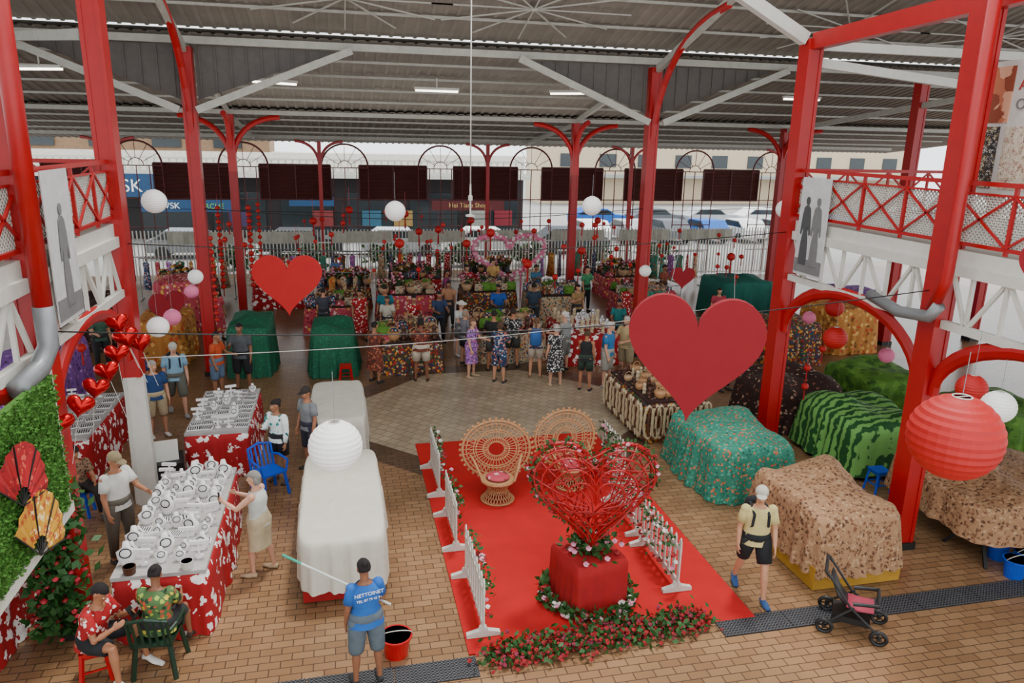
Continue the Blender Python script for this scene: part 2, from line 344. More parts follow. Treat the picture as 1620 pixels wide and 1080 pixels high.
def pipe(name,pts,r,mat,label,cat='pipe'):
    b=MB(); o=V(pts[0]); b.tube([V(p)-o for p in pts],r,12); return obj(b,name,mat,label,cat,smooth=True,loc=o)
pipe('downpipe',[(8.3,8.75,9.5),(8.3,8.75,4.4),(8.32,8.95,3.95)],.085,RED,'red painted vertical downpipe beside column')
pipe('drain_pipe',[(8.3,8.8,4.05),(8.3,8.95,3.85),(8.33,9.6,3.78),(8.35,10.3,3.9)],.09,STEEL,'grey plastic drain pipe elbow under balcony')
pipe('downpipe',[(XL+.25,8.9,9.5),(XL+.25,8.9,4.3)],.1,RED,'red painted vertical downpipe beside column')
pipe('drain_pipe',[(XL+.25,8.9,4.35),(XL+.25,8.9,3.9),(XL+.2,8.7,3.7),(XL+.15,8.2,3.62)],.11,STEEL,'grey drain pipe elbow under balcony')
# ------------------------------------------------------------ far wall
MAR=M('maroon_frame','5a1012',.6)
for i,x in enumerate((-8.1,-3.9,.3,4.5,8.7,12.8,16.9,21)):
    b=MB(); W_=1.0
    for k in range(5):
        xx=-W_+k*2*W_/4; b.beam((xx,0,0),(xx,0,4.9),.035)
    for z in (2.35,3.55,4.9,1.1): b.beam((-W_,0,z),(W_,0,z),.04)
    b.tube([(math.cos(t)*W_,0,4.9+math.sin(t)*W_) for t in [math.pi*j/16 for j in range(17)]],.04,6)
    for j in range(1,6):
        t=math.pi*j/6; b.beam((math.cos(t)*.3,0,4.9+math.sin(t)*.3),(math.cos(t)*W_,0,4.9+math.sin(t)*W_),.022)
    b.tube([(math.cos(t)*.3,0,4.9+math.sin(t)*.3) for t in [math.pi*j/8 for j in range(9)]],.018,5)
    obj(b,'arched_window_frame',MAR,'dark red arched metal window frame with radiating bars','window frame',loc=(x,34.2,0),group='arched window frames')
for x in (-6,-1.8,2.4,6.6,10.75,14.85,18.95,-10.2):
    b=MB(); b.box((0,.06,4.25),(3.0,.03,1.45))
    for k in range(9): b.box((0,0,3.62+k*.16),(3.0,.05,.13),Matrix.Rotation(.5,3,'X'))
    for s in (-1,0,1): b.beam((s*1.49,-.02,3.5),(s*1.49,-.02,5.0),.06)
    b.beam((-1.49,0,3.52),(1.49,0,3.52),.07); b.beam((-1.49,0,5.0),(1.49,0,5.0),.07)
    obj(b,'louvre_panel',DKR,'dark maroon slatted louvre panel','louvre',loc=(x,34.38,0),group='maroon louvre panels')
for x in (-9,-.75,6.6,13.5,21.5):
    b=MB(); b.beam((0,0,0),(0,0,6.0),.16); 
    for s in (-1,1): b.tube(arc((0,0,4.9),(s*1.0,0,6.0),(s*.05,0,5.95)),.06,6)
    obj(b,'steel_post',RED,'slim red steel post with curved brackets','post',loc=(x,33.95,0),group='slim red posts')
for i in range(12):
    x=-9.6+i*2.6; r=empty('picket_fence_panel','tall white metal bar fence panel','fence',(x,33.4,0),group='white bar fence panels')
    for zz in (.15,1.75):
        b=MB(); b.beam((0,0,zz),(2.55,0,zz),.05); obj(b,'fence_rail',WHT,parent=r)
    for k in range(17):
        b=MB(); b.beam((.08+k*.15,0,.05),(.08+k*.15,0,2.3),.045); obj(b,'fence_bar',WHT,parent=r)
AWN=M('pale_awning','a8a698',.8)
for i in range(8):
    x=-7+i*3.3; b=MB(); n=12
    vs=[]
    for k in range(n+1):
        xx=k/n*2.6; vs+= [(xx,.05*math.sin(k*1.7),.25),(xx,.08*math.sin(k*1.7+.4),-.25)]
    b.add(vs,[[2*k,2*k+2,2*k+3,2*k+1] for k in range(n)]); obj(b,'awning_cloth',AWN,'pale rolled canvas awning tied to fence','awning',loc=(x,33.25,2.0),group='pale awnings')
# ------------------------------------------------------------ street
GLS=M('dark_glass','2c3438',.2)
r=empty('shop_building','white shop building with dark shopfronts and balustrade balcony','building',(0,49,0))
b=MB(); b.box((-6,2,4.5),(36,4,1.4)); obj(b,'upper_storey',M('cream_wall','ddd8cc',.8),parent=r)
b=MB(); b.box((-13,2,6),(18,3.9,1.8)); obj(b,'wooden_upper_storey',M('brown_wall','8a6e54',.8),parent=r)
b=MB(); b.box((-6,2,1.9),(36,3.6,3.8)); obj(b,'ground_storey',M('dark_shopfront','241e20',.6),parent=r)
b=MB(); b.box((-6,-.9,3.9),(36,2,.25)); obj(b,'balcony_slab',WHT,parent=r)
b=MB(); b.box((-6,-1.8,4.85),(36,.16,.12)); b.box((-6,-1.8,4.1),(36,.16,.1))
for k in range(90): b.lathe((-23.8+k*.4,-1.8,4.12),[(.05,0),(.09,.2),(.04,.45),(.06,.7)],6)
obj(b,'balustrade',WHT,parent=r,kind='stuff')
for k in range(5):
    b=MB(); b.box((-20+k*3.4,-.02,6),(1.6,.06,1.2)); obj(b,'window',GLS,parent=r)
for k in range(9):
    b=MB(); b.box((-22+k*4,.12,1.5),(3.1,.06,2.6)); obj(b,'shop_window',GLS,parent=r)
SB=M('sign_blue','123f66',.5); SW=M('sign_white','f2f2f0',.5); SG=M('sign_green','6ab04a',.5); SRD=M('sign_dark_red','4c0a0c',.5); GOLD=M('sign_gold','b89858',.5)
def sign(x,y,z,w_,h_,mat,label,texts):
    r=empty('shop_sign',label,'sign',(x,y,z)); b=MB(); b.box((0,0,0),(w_,.1,h_)); obj(b,'sign_board',mat,parent=r)
    for t,sz,dx,dz,m in texts: text(t,sz,r,(dx,-.06,dz),(math.pi/2,0,0),m)
sign(-11.35,46.9,3.3,4.6,1.3,SB,'dark blue shop sign with bold white letters',[('WSK',1.0,-.6,-.35,SW),('MARCHE',.35,1.35,-.5,SW)])
sign(-8.5,46.85,2.2,5.2,.75,SB,'long blue shop sign with white and green letters',[('WSK',.5,-1.0,-.2,SW),('MARCHE',.42,1.1,-.2,SG)])
sign(7.9,46.9,2.2,4.6,.6,SRD,'dark red shop sign with gold letters',[('Hei Tiare Shop',.4,0,-.12,GOLD)])
sign(-1.6,46.9,2.4,2.6,.5,SB,'small plain blue shop sign',[])
for i,(x,h) in enumerate(((-1,'8a3c3c'),(2,'3a6a80'),(4,'a88850'),(9,'a8a8a0'),(10.6,'8a2c38'),(-6,'4a3e60'))):
    b=MB(); b.box((0,0,0),(1.2,.05,1.0)); obj(b,'shop_poster',CM(h),'colourful poster in shop window','poster',loc=(x,48.9,1.2),group='shop window posters')
r=empty('distant_building','pale beige distant building with windows','building',(42,78,0))
b=MB(); b.box((0,0,3.2),(44,6,6.4)); obj(b,'facade',M('beige_wall','cdb99c',.8),parent=r)
for k in range(10):
    b=MB(); b.box((-19+k*4.2,-3.05,4.4),(1.8,.1,1.3)); obj(b,'window',GLS,parent=r)
b=MB(); b.box((0,-4,2.9),(44,2,.3)); obj(b,'awning',M('grey_awning','9a9c98',.7),parent=r)
def car(x,y,rz,h):
    r=empty('parked_car','parked %s car on the street'%h[0],'car',(x,y,-.02),rz,group='parked cars')
    b=MB(); b.poly([(-2.1,.35),(2.1,.35),(2.15,.75),(1.9,.95),(1.1,1.0),(.5,1.42),(-1.2,1.45),(-1.85,1.0),(-2.15,.9)],1.7); obj(b,'car_body',CM(h[1]),parent=r)
    b=MB(); b.poly([(.95,1.0),(.45,1.36),(-1.15,1.38),(-1.65,1.02)],1.72); obj(b,'side_window',GLS,parent=r)
    b=MB(); b.add([(1.12,-.7,1.0),(1.12,.7,1.0),(.56,.62,1.41),(.56,-.62,1.41)],[[0,1,2,3]]); obj(b,'windscreen',GLS,parent=r)
    for sx in (-1.35,1.35):
        for sy in (-.8,.8):
            b=MB(); b.tube([(sx,sy-.1,.34),(sx,sy+.1,.34)],.33,14); obj(b,'wheel',BLK,parent=r)
CC=(('silver','b0b4b8'),('white','e8e8e6'),('blue','2060b0'),('grey','60646a'))
for i in range(8): car(15.6+i*2.7,46,1.57,CC[(i*3+1)%4]); car(19+i*4.6,54,0,CC[(i+2)%4])
for x,c in ((-2,('dark','303438')),(3.2,('silver','b8bcc0')),(8.2,('white','e0e0e0')),(13,('dark','404650')),(-7.5,('grey','808488'))): car(x,41.5,0,c)
for i in range(7):
    b=MB()
    for _ in range(260):
        p=V((max(-1,min(1,random.gauss(0,.45))),max(-.6,min(.6,random.gauss(0,.3))),random.uniform(.05,1.0))); b.leaf(p,.3)
    obj(b,'street_shrub',LEAF,'leafy green shrub beside the street','shrub',loc=(-5+i*3.6,37.3,0),group='street shrubs')
# ------------------------------------------------------------ draped stalls
def drapemesh(w_,d_,h,mat,seed=0,bulge=.08,drop=.07,flare=.08,fold=.04,zb=0.01,n=9,nf=14,na=160):
    b=MB(); T=[.0,.15,.3,.45,.6,.72,.83,.92,.98,1.0]
    off=V((seed*7.3,seed*3.1,0))
    def edge(a):
        c,s_=math.cos(a),math.sin(a); k=(abs(c)**n+abs(s_)**n)**(-1/n); return c*k*w_/2,s_*k*d_/2
    vs=[]
    for t in T:
        for j in range(na):
            a=2*math.pi*j/na; ex,ey=edge(a); x,y=ex*t,ey*t
            p=V((x,y,0))
            z=h*(1-drop*t**2)+bulge*(1.6*noise.noise(p*1.3+off)+.5*abs(noise.noise(p*3.1+off)))*(1-.3*t)+(.012*noise.noise(p*9+off) if bulge else 0)
            if t==1: z-=.03
            vs.append(V((x,y,z)))
    top=vs[-na:]
    Q=[.06,.2,.4,.6,.8,1.0]
    for q in Q:
        for j in range(na):
            a=2*math.pi*j/na; e=top[j]; L=math.hypot(e.x,e.y); ux,uy=e.x/L,e.y/L
            o=flare*q+.03+fold*(q**.7)*(math.sin(a*nf+3*noise.noise(V((a*1.3,seed,0)))*3)+.5*math.sin(a*nf*2.3+seed))
            z=e.z*(1-q)+zb*q
            vs.append(V((e.x+ux*o,e.y+uy*o,z)))
    fs=[]
    R_=len(T)+len(Q)
    for i in range(R_-1):
        for j in range(na): fs.append([i*na+j,(i+1)*na+j,(i+1)*na+(j+1)%na,i*na+(j+1)%na])
    b.add(vs,fs); return b
def stall(x0,x1,y0,y1,h,mat,label,seed=0,name='covered_stall',cat='covered stall',**k):
    return obj(drapemesh(x1-x0,y1-y0,h,mat,seed,**k),name,mat,label,cat,smooth=True,loc=((x0+x1)/2,(y0+y1)/2,0),group='cloth covered market stalls')
s=stall(-.72,.45,9.25,12.3,1.0,WCL,'table covered with white sheet over red skirt',1,bulge=.05,drop=.02,flare=.04,zb=.22)
b=MB(); b.box((0,0,.27),(1.1,2.9,.5)); obj(b,'table_skirt',CLR,parent=s,label='red cloth table skirt')
stall(-.72,.35,13.9,16.3,.95,WCL,'table covered with plain white sheet',2,bulge=.03,drop=.02,flare=.03)
stall(-3.0,-1.95,19.9,21.9,1.45,GCL,'stall covered with green checked fabric',3,flare=.1,bulge=.16,drop=.1)
stall(-.85,.25,19.6,21.6,1.25,GCL,'low stall covered with green checked fabric',4,flare=.14,bulge=.16,drop=.1)
stall(6.35,7.9,11.05,13.1,1.12,TEALF,'stall covered with teal and orange floral fabric',5,bulge=.12,drop=.12,flare=.16,fold=.05)
s=stall(6.5,7.85,8.3,10.15,1.22,PAIS,'large stall covered with brown paisley fabric over mustard skirt',6,bulge=.16,drop=.12,flare=.12,zb=.22,fold=.04)
b=MB(); b.box((0,0,.18),(1.45,1.95,.34)); obj(b,'table_skirt',YEL,parent=s,label='mustard yellow cloth skirt')
stall(9.4,11.1,11.4,13.3,1.2,PALM,'stall covered with green palm leaf fabric',7,bulge=.14,drop=.1,flare=.12,zb=.1)
stall(11.6,13.3,13.8,15.6,1.2,PALM2,'stall covered with bright green leafy fabric',8,bulge=.12,drop=.1)
stall(9.2,10.9,13.8,15.6,1.15,BRF,'stall covered with dark brown floral fabric',9,bulge=.14,drop=.12,flare=.12)
s=stall(9.3,11.8,8.2,10.4,1.12,PAIS,'wide stall covered with tan paisley fabric on trestle',10,bulge=.12,drop=.1,zb=.42)
for sx in (-1.1,1.1):
    b=MB(); b.beam((sx,-1.05,0),(sx*.8,-.6,.6),.05); b.beam((sx,-.2,0),(sx*.8,-.6,.6),.05); obj(b,'trestle_leg',BLK,parent=s)
stall(12.6,14.2,11.2,13.1,1.2,PALM2,'stall covered with green leafy fabric',11,bulge=.12,drop=.1)
stall(14.6,16.2,19.4,21.2,1.5,ORF,'stall covered with orange floral fabric',12)
stall(16.6,18.2,21.4,23.2,1.5,PUR,'stall covered with purple floral fabric',13)
stall(13.4,15.4,24,26,1.5,M('teal_cover','0f6456',.8),'stall covered with plain teal fabric',14)
stall(12.0,13.6,18.5,20.3,1.3,MIX1,'stall covered with dark patterned fabric',15)
stall(-5.6,-4.3,21.3,23.2,1.3,ORF,'stall covered with orange and brown floral fabric',16)
stall(-7.6,-6.2,17.5,19.8,1.4,PUR,'stall covered with purple floral fabric',17)
stall(-5.9,-4.6,25.2,27,1.7,PNKF,'stall covered with pink floral fabric',18)
stall(-8.4,-6.6,23,25,1.5,BRF,'stall covered with brown floral fabric',19)
# merchandise prototypes
def bust():
    r=MB(); r.tube([(0,0,0),(0,0,.03),(0,.01,.08),(0,.02,.16),(0,.03,.2),(0,.035,.27)],[(.06,.05),(.07,.05),(.1,.05),(.11,.045),(.045,.035),(.03,.03)],12,ref=(1,0,0))
    o=bpy.data.objects.new('necklace_bust',r.mesh('necklace_bust',SHW,True)); 
    c=MB(); c.tube([(.06*math.sin(t),-.032-.022*(math.cos(t)+1)/2,.165-.05*math.cos(t)) for t in [math.pi*2*i/14 for i in range(14)]],.007,6,closed=True)
    n=bpy.data.objects.new('necklace',c.mesh('necklace',BEAD)); n.parent=o; SC.objects.link(n)
    return fin(o,'white necklace display bust with dark pearl necklace','display bust')
def tray():
    r=MB(); r.box((0,0,.012),(.34,.24,.024)); o=bpy.data.objects.new('jewellery_tray',r.mesh('jewellery_tray',SHW))
    c=MB()
    for i in range(6):
        for j in range(4): c.ell((-.13+i*.052,-.08+j*.053,.03),.016,6,4)
    n=bpy.data.objects.new('pearl_rows',c.mesh('pearl_rows',BEAD)); n.parent=o; SC.objects.link(n); n["kind"]="stuff"
    return fin(o,'flat white jewellery tray with dark pearls','jewellery tray')
def stand():
    r=MB(); r.lathe((0,0,0),[(.05,0),(.05,.02),(.015,.03),(.015,.2)],10); r.beam((-.1,0,.2),(.1,0,.2),.04); r.beam((-.08,0,.11),(.08,0,.11),.03)
    return fin(bpy.data.objects.new('bracelet_stand',r.mesh('bracelet_stand',SHW)),'white T-shaped bracelet display stand','display stand')
def basket(mat=WICK):
    r=MB(); r.lathe((0,0,0),[(.1,0),(.14,.06),(.16,.14),(.15,.2),(.13,.19),(.1,.05),(.0,.04)],14)
    o=bpy.data.objects.new('woven_basket',r.mesh('woven_basket',mat,True)); c=MB(); c.tube([(math.cos(t)*.15,0,.18+math.sin(t)*.16) for t in [math.pi*i/10 for i in range(11)]],.01,6)
    n=bpy.data.objects.new('handle',c.mesh('handle',mat)); n.parent=o; SC.objects.link(n); return fin(o,'small woven basket with arched handle','basket')
def bouquet(ms,lab):
    r=MB(); r.lathe((0,0,0),[(.07,0),(.09,.2),(.08,.2),(.05,.05)],10); o=bpy.data.objects.new('flower_bouquet',r.mesh('flower_bouquet',DGR))
    c=MB()
    for _ in range(60): c.leaf((random.gauss(0,.07),random.gauss(0,.07),.2+random.random()*.2),.12)
    n=bpy.data.objects.new('foliage',c.mesh('foliage',LEAF)); n.parent=o; SC.objects.link(n); n["kind"]="stuff"
    c=MB()
    for _ in range(22): c.i=random.randrange(len(ms)); c.bloom((random.gauss(0,.08),random.gauss(0,.08),.28+random.random()*.2),random.uniform(.03,.05))
    n=bpy.data.objects.new('blooms',c.mesh('blooms',ms)); n.parent=o; SC.objects.link(n); n["kind"]="stuff"; return fin(o,lab,'flowers')
def handbag(mat):
    r=MB(); r.tube([(0,0,0),(0,0,.02),(0,0,.2),(0,0,.26)],[(.15,.05),(.17,.06),(.16,.045),(.14,.02)],14,ref=(1,0,0)); o=bpy.data.objects.new('handbag',r.mesh('handbag',mat,True))
    c=MB(); c.tube([(math.cos(t)*.1,0,.25+math.sin(t)*.14) for t in [math.pi*i/8 for i in range(9)]],.009,6); n=bpy.data.objects.new('strap',c.mesh('strap',BLK)); n.parent=o; SC.objects.link(n)
    return fin(o,'patterned fabric handbag with looped strap','handbag')
def figurine(mat):
    r=MB(); r.lathe((0,0,0),[(.06,0),(.06,.04),(.045,.06),(.06,.12),(.065,.17),(.04,.2),(.055,.24),(.058,.3),(.03,.34)],10)
    return fin(bpy.data.objects.new('carved_figurine',r.mesh('carved_figurine',mat,True)),'small carved souvenir figurine','figurine')
def foldcloth(mat):
    r=MB()
    for i in range(4): r.box((random.uniform(-.01,.01),0,.02+i*.035),(.3,.22,.033))
    return fin(bpy.data.objects.new('folded_pareo',r.mesh('folded_pareo',mat)),'stack of folded printed pareo cloth','cloth')
def neckl(mat):
    r=MB(); r.tube([(.07*math.sin(t),0,-.26+.26*math.cos(t)) for t in [2*math.pi*i/20 for i in range(20)]],[.018 if i%2 else .028 for i in range(20)],7,closed=True)
    return fin(bpy.data.objects.new('shell_necklace',r.mesh('shell_necklace',mat,True)),'long shell bead necklace hanging from stall','necklace')
def dress(mat):
    r=MB(); r.tube([(0,0,0),(0,0,-.05),(0,0,-.3),(0,0,-.6),(0,0,-1.05)],[(.09,.03),(.2,.05),(.15,.06),(.2,.07),(.26,.09)],20,ref=(1,0,0),wob=.03)
    o=bpy.data.objects.new('hanging_dress',r.mesh('hanging_dress',mat,True)); c=MB(); c.tube([(-.15,0,-.03),(0,0,.05),(0,0,.14)],.008,5); n=bpy.data.objects.new('hanger',c.mesh('hanger',BLK)); n.parent=o; SC.objects.link(n)
    return fin(o,'printed island dress on hanger','dress')
SHELL=M('shell_beads','b8a684',.4,var=.25,scale=30); WOODM=M('carved_wood','4a2818',.5,var=.2)
PP={}
def place(kind,mk,x,y,z,rz=0,sc=1,group=None,label=None):
    if kind not in PP:
        o=mk(); PP[kind]=o; o.location=(x,y,z); o.rotation_euler=(0,0,rz); o.scale=(sc,)*3
        o["group"]=group or kind
    else: o=dup(PP[kind],(x,y,z),rz,sc)
    if group: o["group"]=group
    return o
def table(x0,x1,y0,y1,h,mat,label,seed,topm=None):
    s=obj(drapemesh(x1-x0,y1-y0,h,mat,seed,bulge=0,drop=0,flare=.05,fold=.03,n=14),'market_table',mat,label,'market table',smooth=True,loc=((x0+x1)/2,(y0+y1)/2,0),group='open market tables')
    b=MB(); b.box((0,0,h+.02),(x1-x0-.04,y1-y0-.04,.05)); obj(b,'table_top',topm or TTOP,parent=s); return h+.05
def fill(x0,x1,y0,y1,z,nx,ny,kinds,group,j_=.02):
    for i in range(nx):
        for j in range(ny):
            k,mk,sc=random.choice(kinds)
            place(k,mk,x0+(i+.5)*(x1-x0)/nx+random.uniform(-j_,j_),y0+(j+.5)*(y1-y0)/ny+random.uniform(-.03,.03),z,random.uniform(-.4,.4),sc*random.uniform(.85,1.12),group)
JW=[('bust',bust,1.05),('bust',bust,.85),('bust',bust,.7),('tray',tray,.65),('stand',stand,1)]
z=table(-2.95,-1.8,8.95,12.1,.85,HIB,'jewellery table with red and white hibiscus cloth',21); fill(-2.9,-1.85,9.15,12.0,z,5,13,JW,'pearl jewellery on hibiscus tables')
z=table(-2.95,-1.8,13.7,16.2,.85,HIB,'jewellery table with red and white hibiscus cloth',22); fill(-2.9,-1.85,13.8,16.1,z,5,9,[('bust',bust,.75),('stand',stand,1),('tray',tray,.65),('tray',tray,.65)],'pearl jewellery on hibiscus tables')
z=table(-5.7,-4.55,13.8,16.4,.85,HIB,'jewellery table with red and white hibiscus cloth',23); fill(-5.65,-4.6,13.9,16.3,z,4,7,[('tray',tray,.7),('tray',tray,.7),('stand',stand,1)],'pearl jewellery on hibiscus tables')
z=table(-5.3,-4.15,8.0,10.4,.85,HIB,'table with red hibiscus cloth and souvenirs',24); fill(-5.25,-4.2,8.1,10.3,z,3,5,[('figw',lambda:figurine(WOODM),1),('tray',tray,.8)],'souvenirs on hibiscus table')
MX=[('basket',basket,1),('bag1',lambda:handbag(MIX1),1),('bag2',lambda:handbag(MIX2),1),('figw',lambda:figurine(WOODM),1.1),('cloth1',lambda:foldcloth(MIX2),.9),('cloth2',lambda:foldcloth(PNKF),.9),('basketp',lambda:basket(WICK2),1.1),('bag3',lambda:handbag(FL_BLU),1.1),('bag4',lambda:handbag(PALM2),1.1)]
FLW=[('bq1',lambda:bouquet([ROSE,ROSP],'bouquet of red and pink flowers'),1.1),('bq2',lambda:bouquet([ROSW,M('flower_yellow','d8a020',.6),ROSE],'bouquet of mixed bright flowers'),1.1),('basket',basket,1)]
ALL=FLW+MX+FLW
z=table(.85,2.6,19.5,21.6,.85,MIX1,'souvenir table with patterned fabric skirt',25,BRF); fill(.9,2.55,19.6,21.5,z,6,6,MX,'souvenirs on central tables')
z=table(3.8,5.7,20.1,22.4,.85,MIX2,'souvenir table with patterned fabric skirt',26,BRF); fill(3.85,5.65,20.2,22.3,z,6,6,MX,'souvenirs on central tables')
z=table(6.15,7.8,19.5,21.9,.85,HIB,'table of white shell goods on hibiscus cloth',27,HIB); fill(6.2,7.75,19.6,21.8,z,5,5,[('figs',lambda:figurine(SHELL),1),('bust',bust,1)],'white shell goods on table')
z=table(6.2,7.6,13.9,16.2,.85,MIX1,'craft table hung with shell necklaces',28,BRF); fill(6.25,7.55,14.0,16.1,z,6,7,[('figs',lambda:figurine(SHELL),.7),('figw',lambda:figurine(WOODM),.7),('basketp',lambda:basket(WICK2),.75),('basket',basket,.75)],'shell crafts on craft table')
NK=[('neck',lambda:neckl(SHELL)),('neckb',lambda:neckl(M('brown_beads','5a3420',.5,var=.3,scale=30))),('neck',None)]
for i in range(16): k=NK[(i*7)%3]; place(k[0],k[1] or NK[0][1],6.2+i*.09,13.76,.86,0,1.4,'shell necklaces hanging on craft table')
for i in range(16): k=NK[(i*5)%3]; place(k[0],k[1] or NK[0][1],6.06,13.92+i*.14,.86,1.57,1.4,'shell necklaces hanging on craft table')
for (x0,y0,k) in ((-3.2,28.2,ALL),(-.9,27.8,FLW),(1.2,25.4,ALL),(4.2,25.6,ALL),(6.4,24.6,MX),(5.2,30.6,FLW),(2,29.5,ALL),(9.6,24.2,MX),(-6.5,28.5,ALL),(10.5,28.5,ALL),(-1.2,24.2,MX)):
    z=table(x0,x0+1.9,y0,y0+1.5,random.choice((.75,.85,.95)),random.choice((MIX1,PNKF,MIX2,HIB)),'small table of flowers and crafts with patterned skirt',x0,BRF); fill(x0,x0+1.9,y0,y0+1.5,z,6,4,k,'flowers and crafts on rear tables',.08)
DM=[FL_BLU,FL_RED,PNKF,MIX1,MIX2,FL_PUR,TEALF,ORF]
for ri,(x0,y0,L) in enumerate(((-7.5,30.5,3.4),(-2.6,31.6,3.4),(1.4,31.8,3.2),(8.4,31.6,3.4),(12.4,30.5,3.4),(-1.0,26.6,1.8),(8.9,22.8,2.2))):
    r=empty('garment_rail','metal garment rail for hanging dresses','clothes rail',(x0,y0,0),group='garment rails')
    b=MB(); b.tube([(0,0,0),(0,0,1.6),(L,0,1.6),(L,0,0)],.02,6); obj(b,'rail',STEEL,parent=r)
    b=MB(); b.beam((0,-.3,.02),(0,.3,.02),.04); obj(b,'foot',STEEL,parent=r); b=MB(); b.beam((L,-.3,.02),(L,.3,.02),.04); obj(b,'foot',STEEL,parent=r)
    for i in range(int(L/.4)):
        k=random.randrange(8); place('dress%d'%k,lambda:dress(DM[k]),x0+.25+i*.4,y0,1.45,random.choice((1,-1))*random.uniform(.7,1.3),1,'printed dresses on rails')
# ------------------------------------------------------------ hanging decorations
def lantern(x,y,z,r,mat,label,top,ribs=14):
    b=MB(); rg=ribs*2; vs=[];sg=28
    for i in range(rg+1):
        ph=.18+(math.pi-.36)*i/rg; k=1+(.012 if i%2 else -.008)
        for j in range(sg):
            t=2*math.pi*j/sg; vs.append((r*k*math.sin(ph)*math.cos(t),r*k*math.sin(ph)*math.sin(t),r*.97*k*math.cos(ph)))
    b.add(vs,[[i*sg+j,(i+1)*sg+j,(i+1)*sg+(j+1)%sg,i*sg+(j+1)%sg] for i in range(rg) for j in range(sg)])
    o=obj(b,'paper_lantern',mat,label,'paper lantern',loc=(x,y,z),group='round paper lanterns')
    b=MB(); b.tube([(math.cos(t)*r*.2,math.sin(t)*r*.2,r*.96) for t in [2*math.pi*j/12 for j in range(12)]],.006,6,closed=True); b.beam((-r*.2,0,r*.96),(r*.2,0,r*.96),.006); obj(b,'wire_ring',WHT,parent=o)
    b=MB(); b.tube([(0,0,r*.96),(0,0,top-z)],.003,5); obj(b,'hanging_cord',STEEL,parent=o)
WL='round white ribbed paper lantern hanging on cord'; RL='round red ribbed paper lantern hanging on cord'; PL='round pink ribbed paper lantern hanging on cord'
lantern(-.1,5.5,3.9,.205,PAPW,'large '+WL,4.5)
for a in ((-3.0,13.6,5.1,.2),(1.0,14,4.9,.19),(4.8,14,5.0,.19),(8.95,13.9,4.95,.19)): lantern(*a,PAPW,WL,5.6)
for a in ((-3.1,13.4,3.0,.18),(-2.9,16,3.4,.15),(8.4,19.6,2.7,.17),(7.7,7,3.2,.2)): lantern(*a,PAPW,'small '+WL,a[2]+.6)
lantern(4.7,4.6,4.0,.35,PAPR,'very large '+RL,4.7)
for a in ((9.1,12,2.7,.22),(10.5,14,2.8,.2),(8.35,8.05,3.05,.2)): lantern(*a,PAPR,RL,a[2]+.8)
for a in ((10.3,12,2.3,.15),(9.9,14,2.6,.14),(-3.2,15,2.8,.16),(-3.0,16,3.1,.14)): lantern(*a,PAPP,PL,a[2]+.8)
def hpts(w_,n=60):
    out=[]
    for i in range(n):
        t=2*math.pi*i/n; out.append((16*math.sin(t)**3/32*w_,(13*math.cos(t)-5*math.cos(2*t)-2*math.cos(3*t)-math.cos(4*t))/32*w_))
    return out
def heart(x,y,z,w_,mat,label,rz,th=.07,cord=.5,tilt=0,sy=1):
    b=MB(); b.poly([(a,c*sy) for a,c in hpts(w_)],th); o=obj(b,'hanging_heart',mat,label,'heart decoration',loc=(x,y,z),rot=(0,tilt,rz),group='large red card hearts')
    for s in (-1,1):
        b=MB(); b.tube([(s*w_*.24,0,w_*.36*sy),(s*w_*.2,0,w_*.36+cord)],.003,5); obj(b,'hanging_cord',STEEL,parent=o)
heart(-.9,13,3.83,1.15,HRT,'flat red heart decoration hanging on cords',-.1)
heart(3.62,7,4.1,1.42,HRD,'large crimson heart decoration hanging on cords',-.35,.1,.5,.04,1.08)
heart(7.08,6,5.05,.8,HRD,'crimson heart decoration hanging on cords',-.9,.08)
heart(8.3,17,3.0,.6,HRD,'small crimson heart decoration hanging on cords',-.3)
heart(-3.6,16.5,2.7,.8,HRD,'small crimson heart decoration hanging on cords',.8)
def foil(x,y,z,w_,rz):
    b=MB(); P_=hpts(w_,40); n=40; vs=[];T=[0,.3,.6,.8,.93,1]
    for sgn in (1,-1):
        for t in T:
            for a,c in P_: vs.append((a*t,sgn*.3*w_*math.sqrt(max(0,1-t*t)),c*t))
    fs=[]
    for h_ in (0,1):
        for i in range(5):
            for j in range(n): q=[(h_*6+i)*n+j,(h_*6+i+1)*n+j,(h_*6+i+1)*n+(j+1)%n,(h_*6+i)*n+(j+1)%n]; fs.append(q if h_ else q[::-1])
    b.add(vs,fs); o=obj(b,'heart_balloon',FOIL,'shiny red foil heart balloon on string','balloon',smooth=True,loc=(x,y,z),rot=(random.uniform(-.3,.1),random.uniform(-.5,.5),rz),group='red foil heart balloons')
    b=MB(); b.tube([(0,0,-.4*w_),(.05,0,-.7)],.003,4); obj(b,'balloon_string',WHT,parent=o)
for x,y,z,w_ in ((-3.22,8.95,2.97,.31),(-3.13,9.4,3.02,.31),(-3.08,9.85,3.09,.31),(-3.06,10.3,3.17,.31),(-3.04,10.75,3.28,.32),(-3.0,11.1,3.42,.34),(-2.88,11.3,3.28,.32),(-3.1,11.15,3.62,.3)): foil(x,y,z,w_,random.uniform(0,.6))
pipe('hanging_light_cord',[(2.4,14,10),(2.4,14,5.4)],.012,WHT,'long white hanging electrical cord','cord')
b=MB(); b.lathe((0,0,-.6),[(.015,.6),(.02,.4),(.04,.38),(.04,.3),(.015,.28),(.015,.05),(.09,.03),(.09,0)],10); obj(b,'pendant_fitting',WHT,'small white pendant fitting on cord','lamp',loc=(2.4,14,5.4))
def wire(p,q,sag,r,mat,label):
    p,q=V(p),V(q); pts=[p.lerp(q,i/16)-V((0,0,sag*math.sin(math.pi*i/16))) for i in range(17)]
    pipe('overhead_wire',pts,r,mat,label,'wire')
wire((XL,9.2,4.0),(XR,9.2,4.2),.3,.008,BLK,'thin black cable strung across hall')
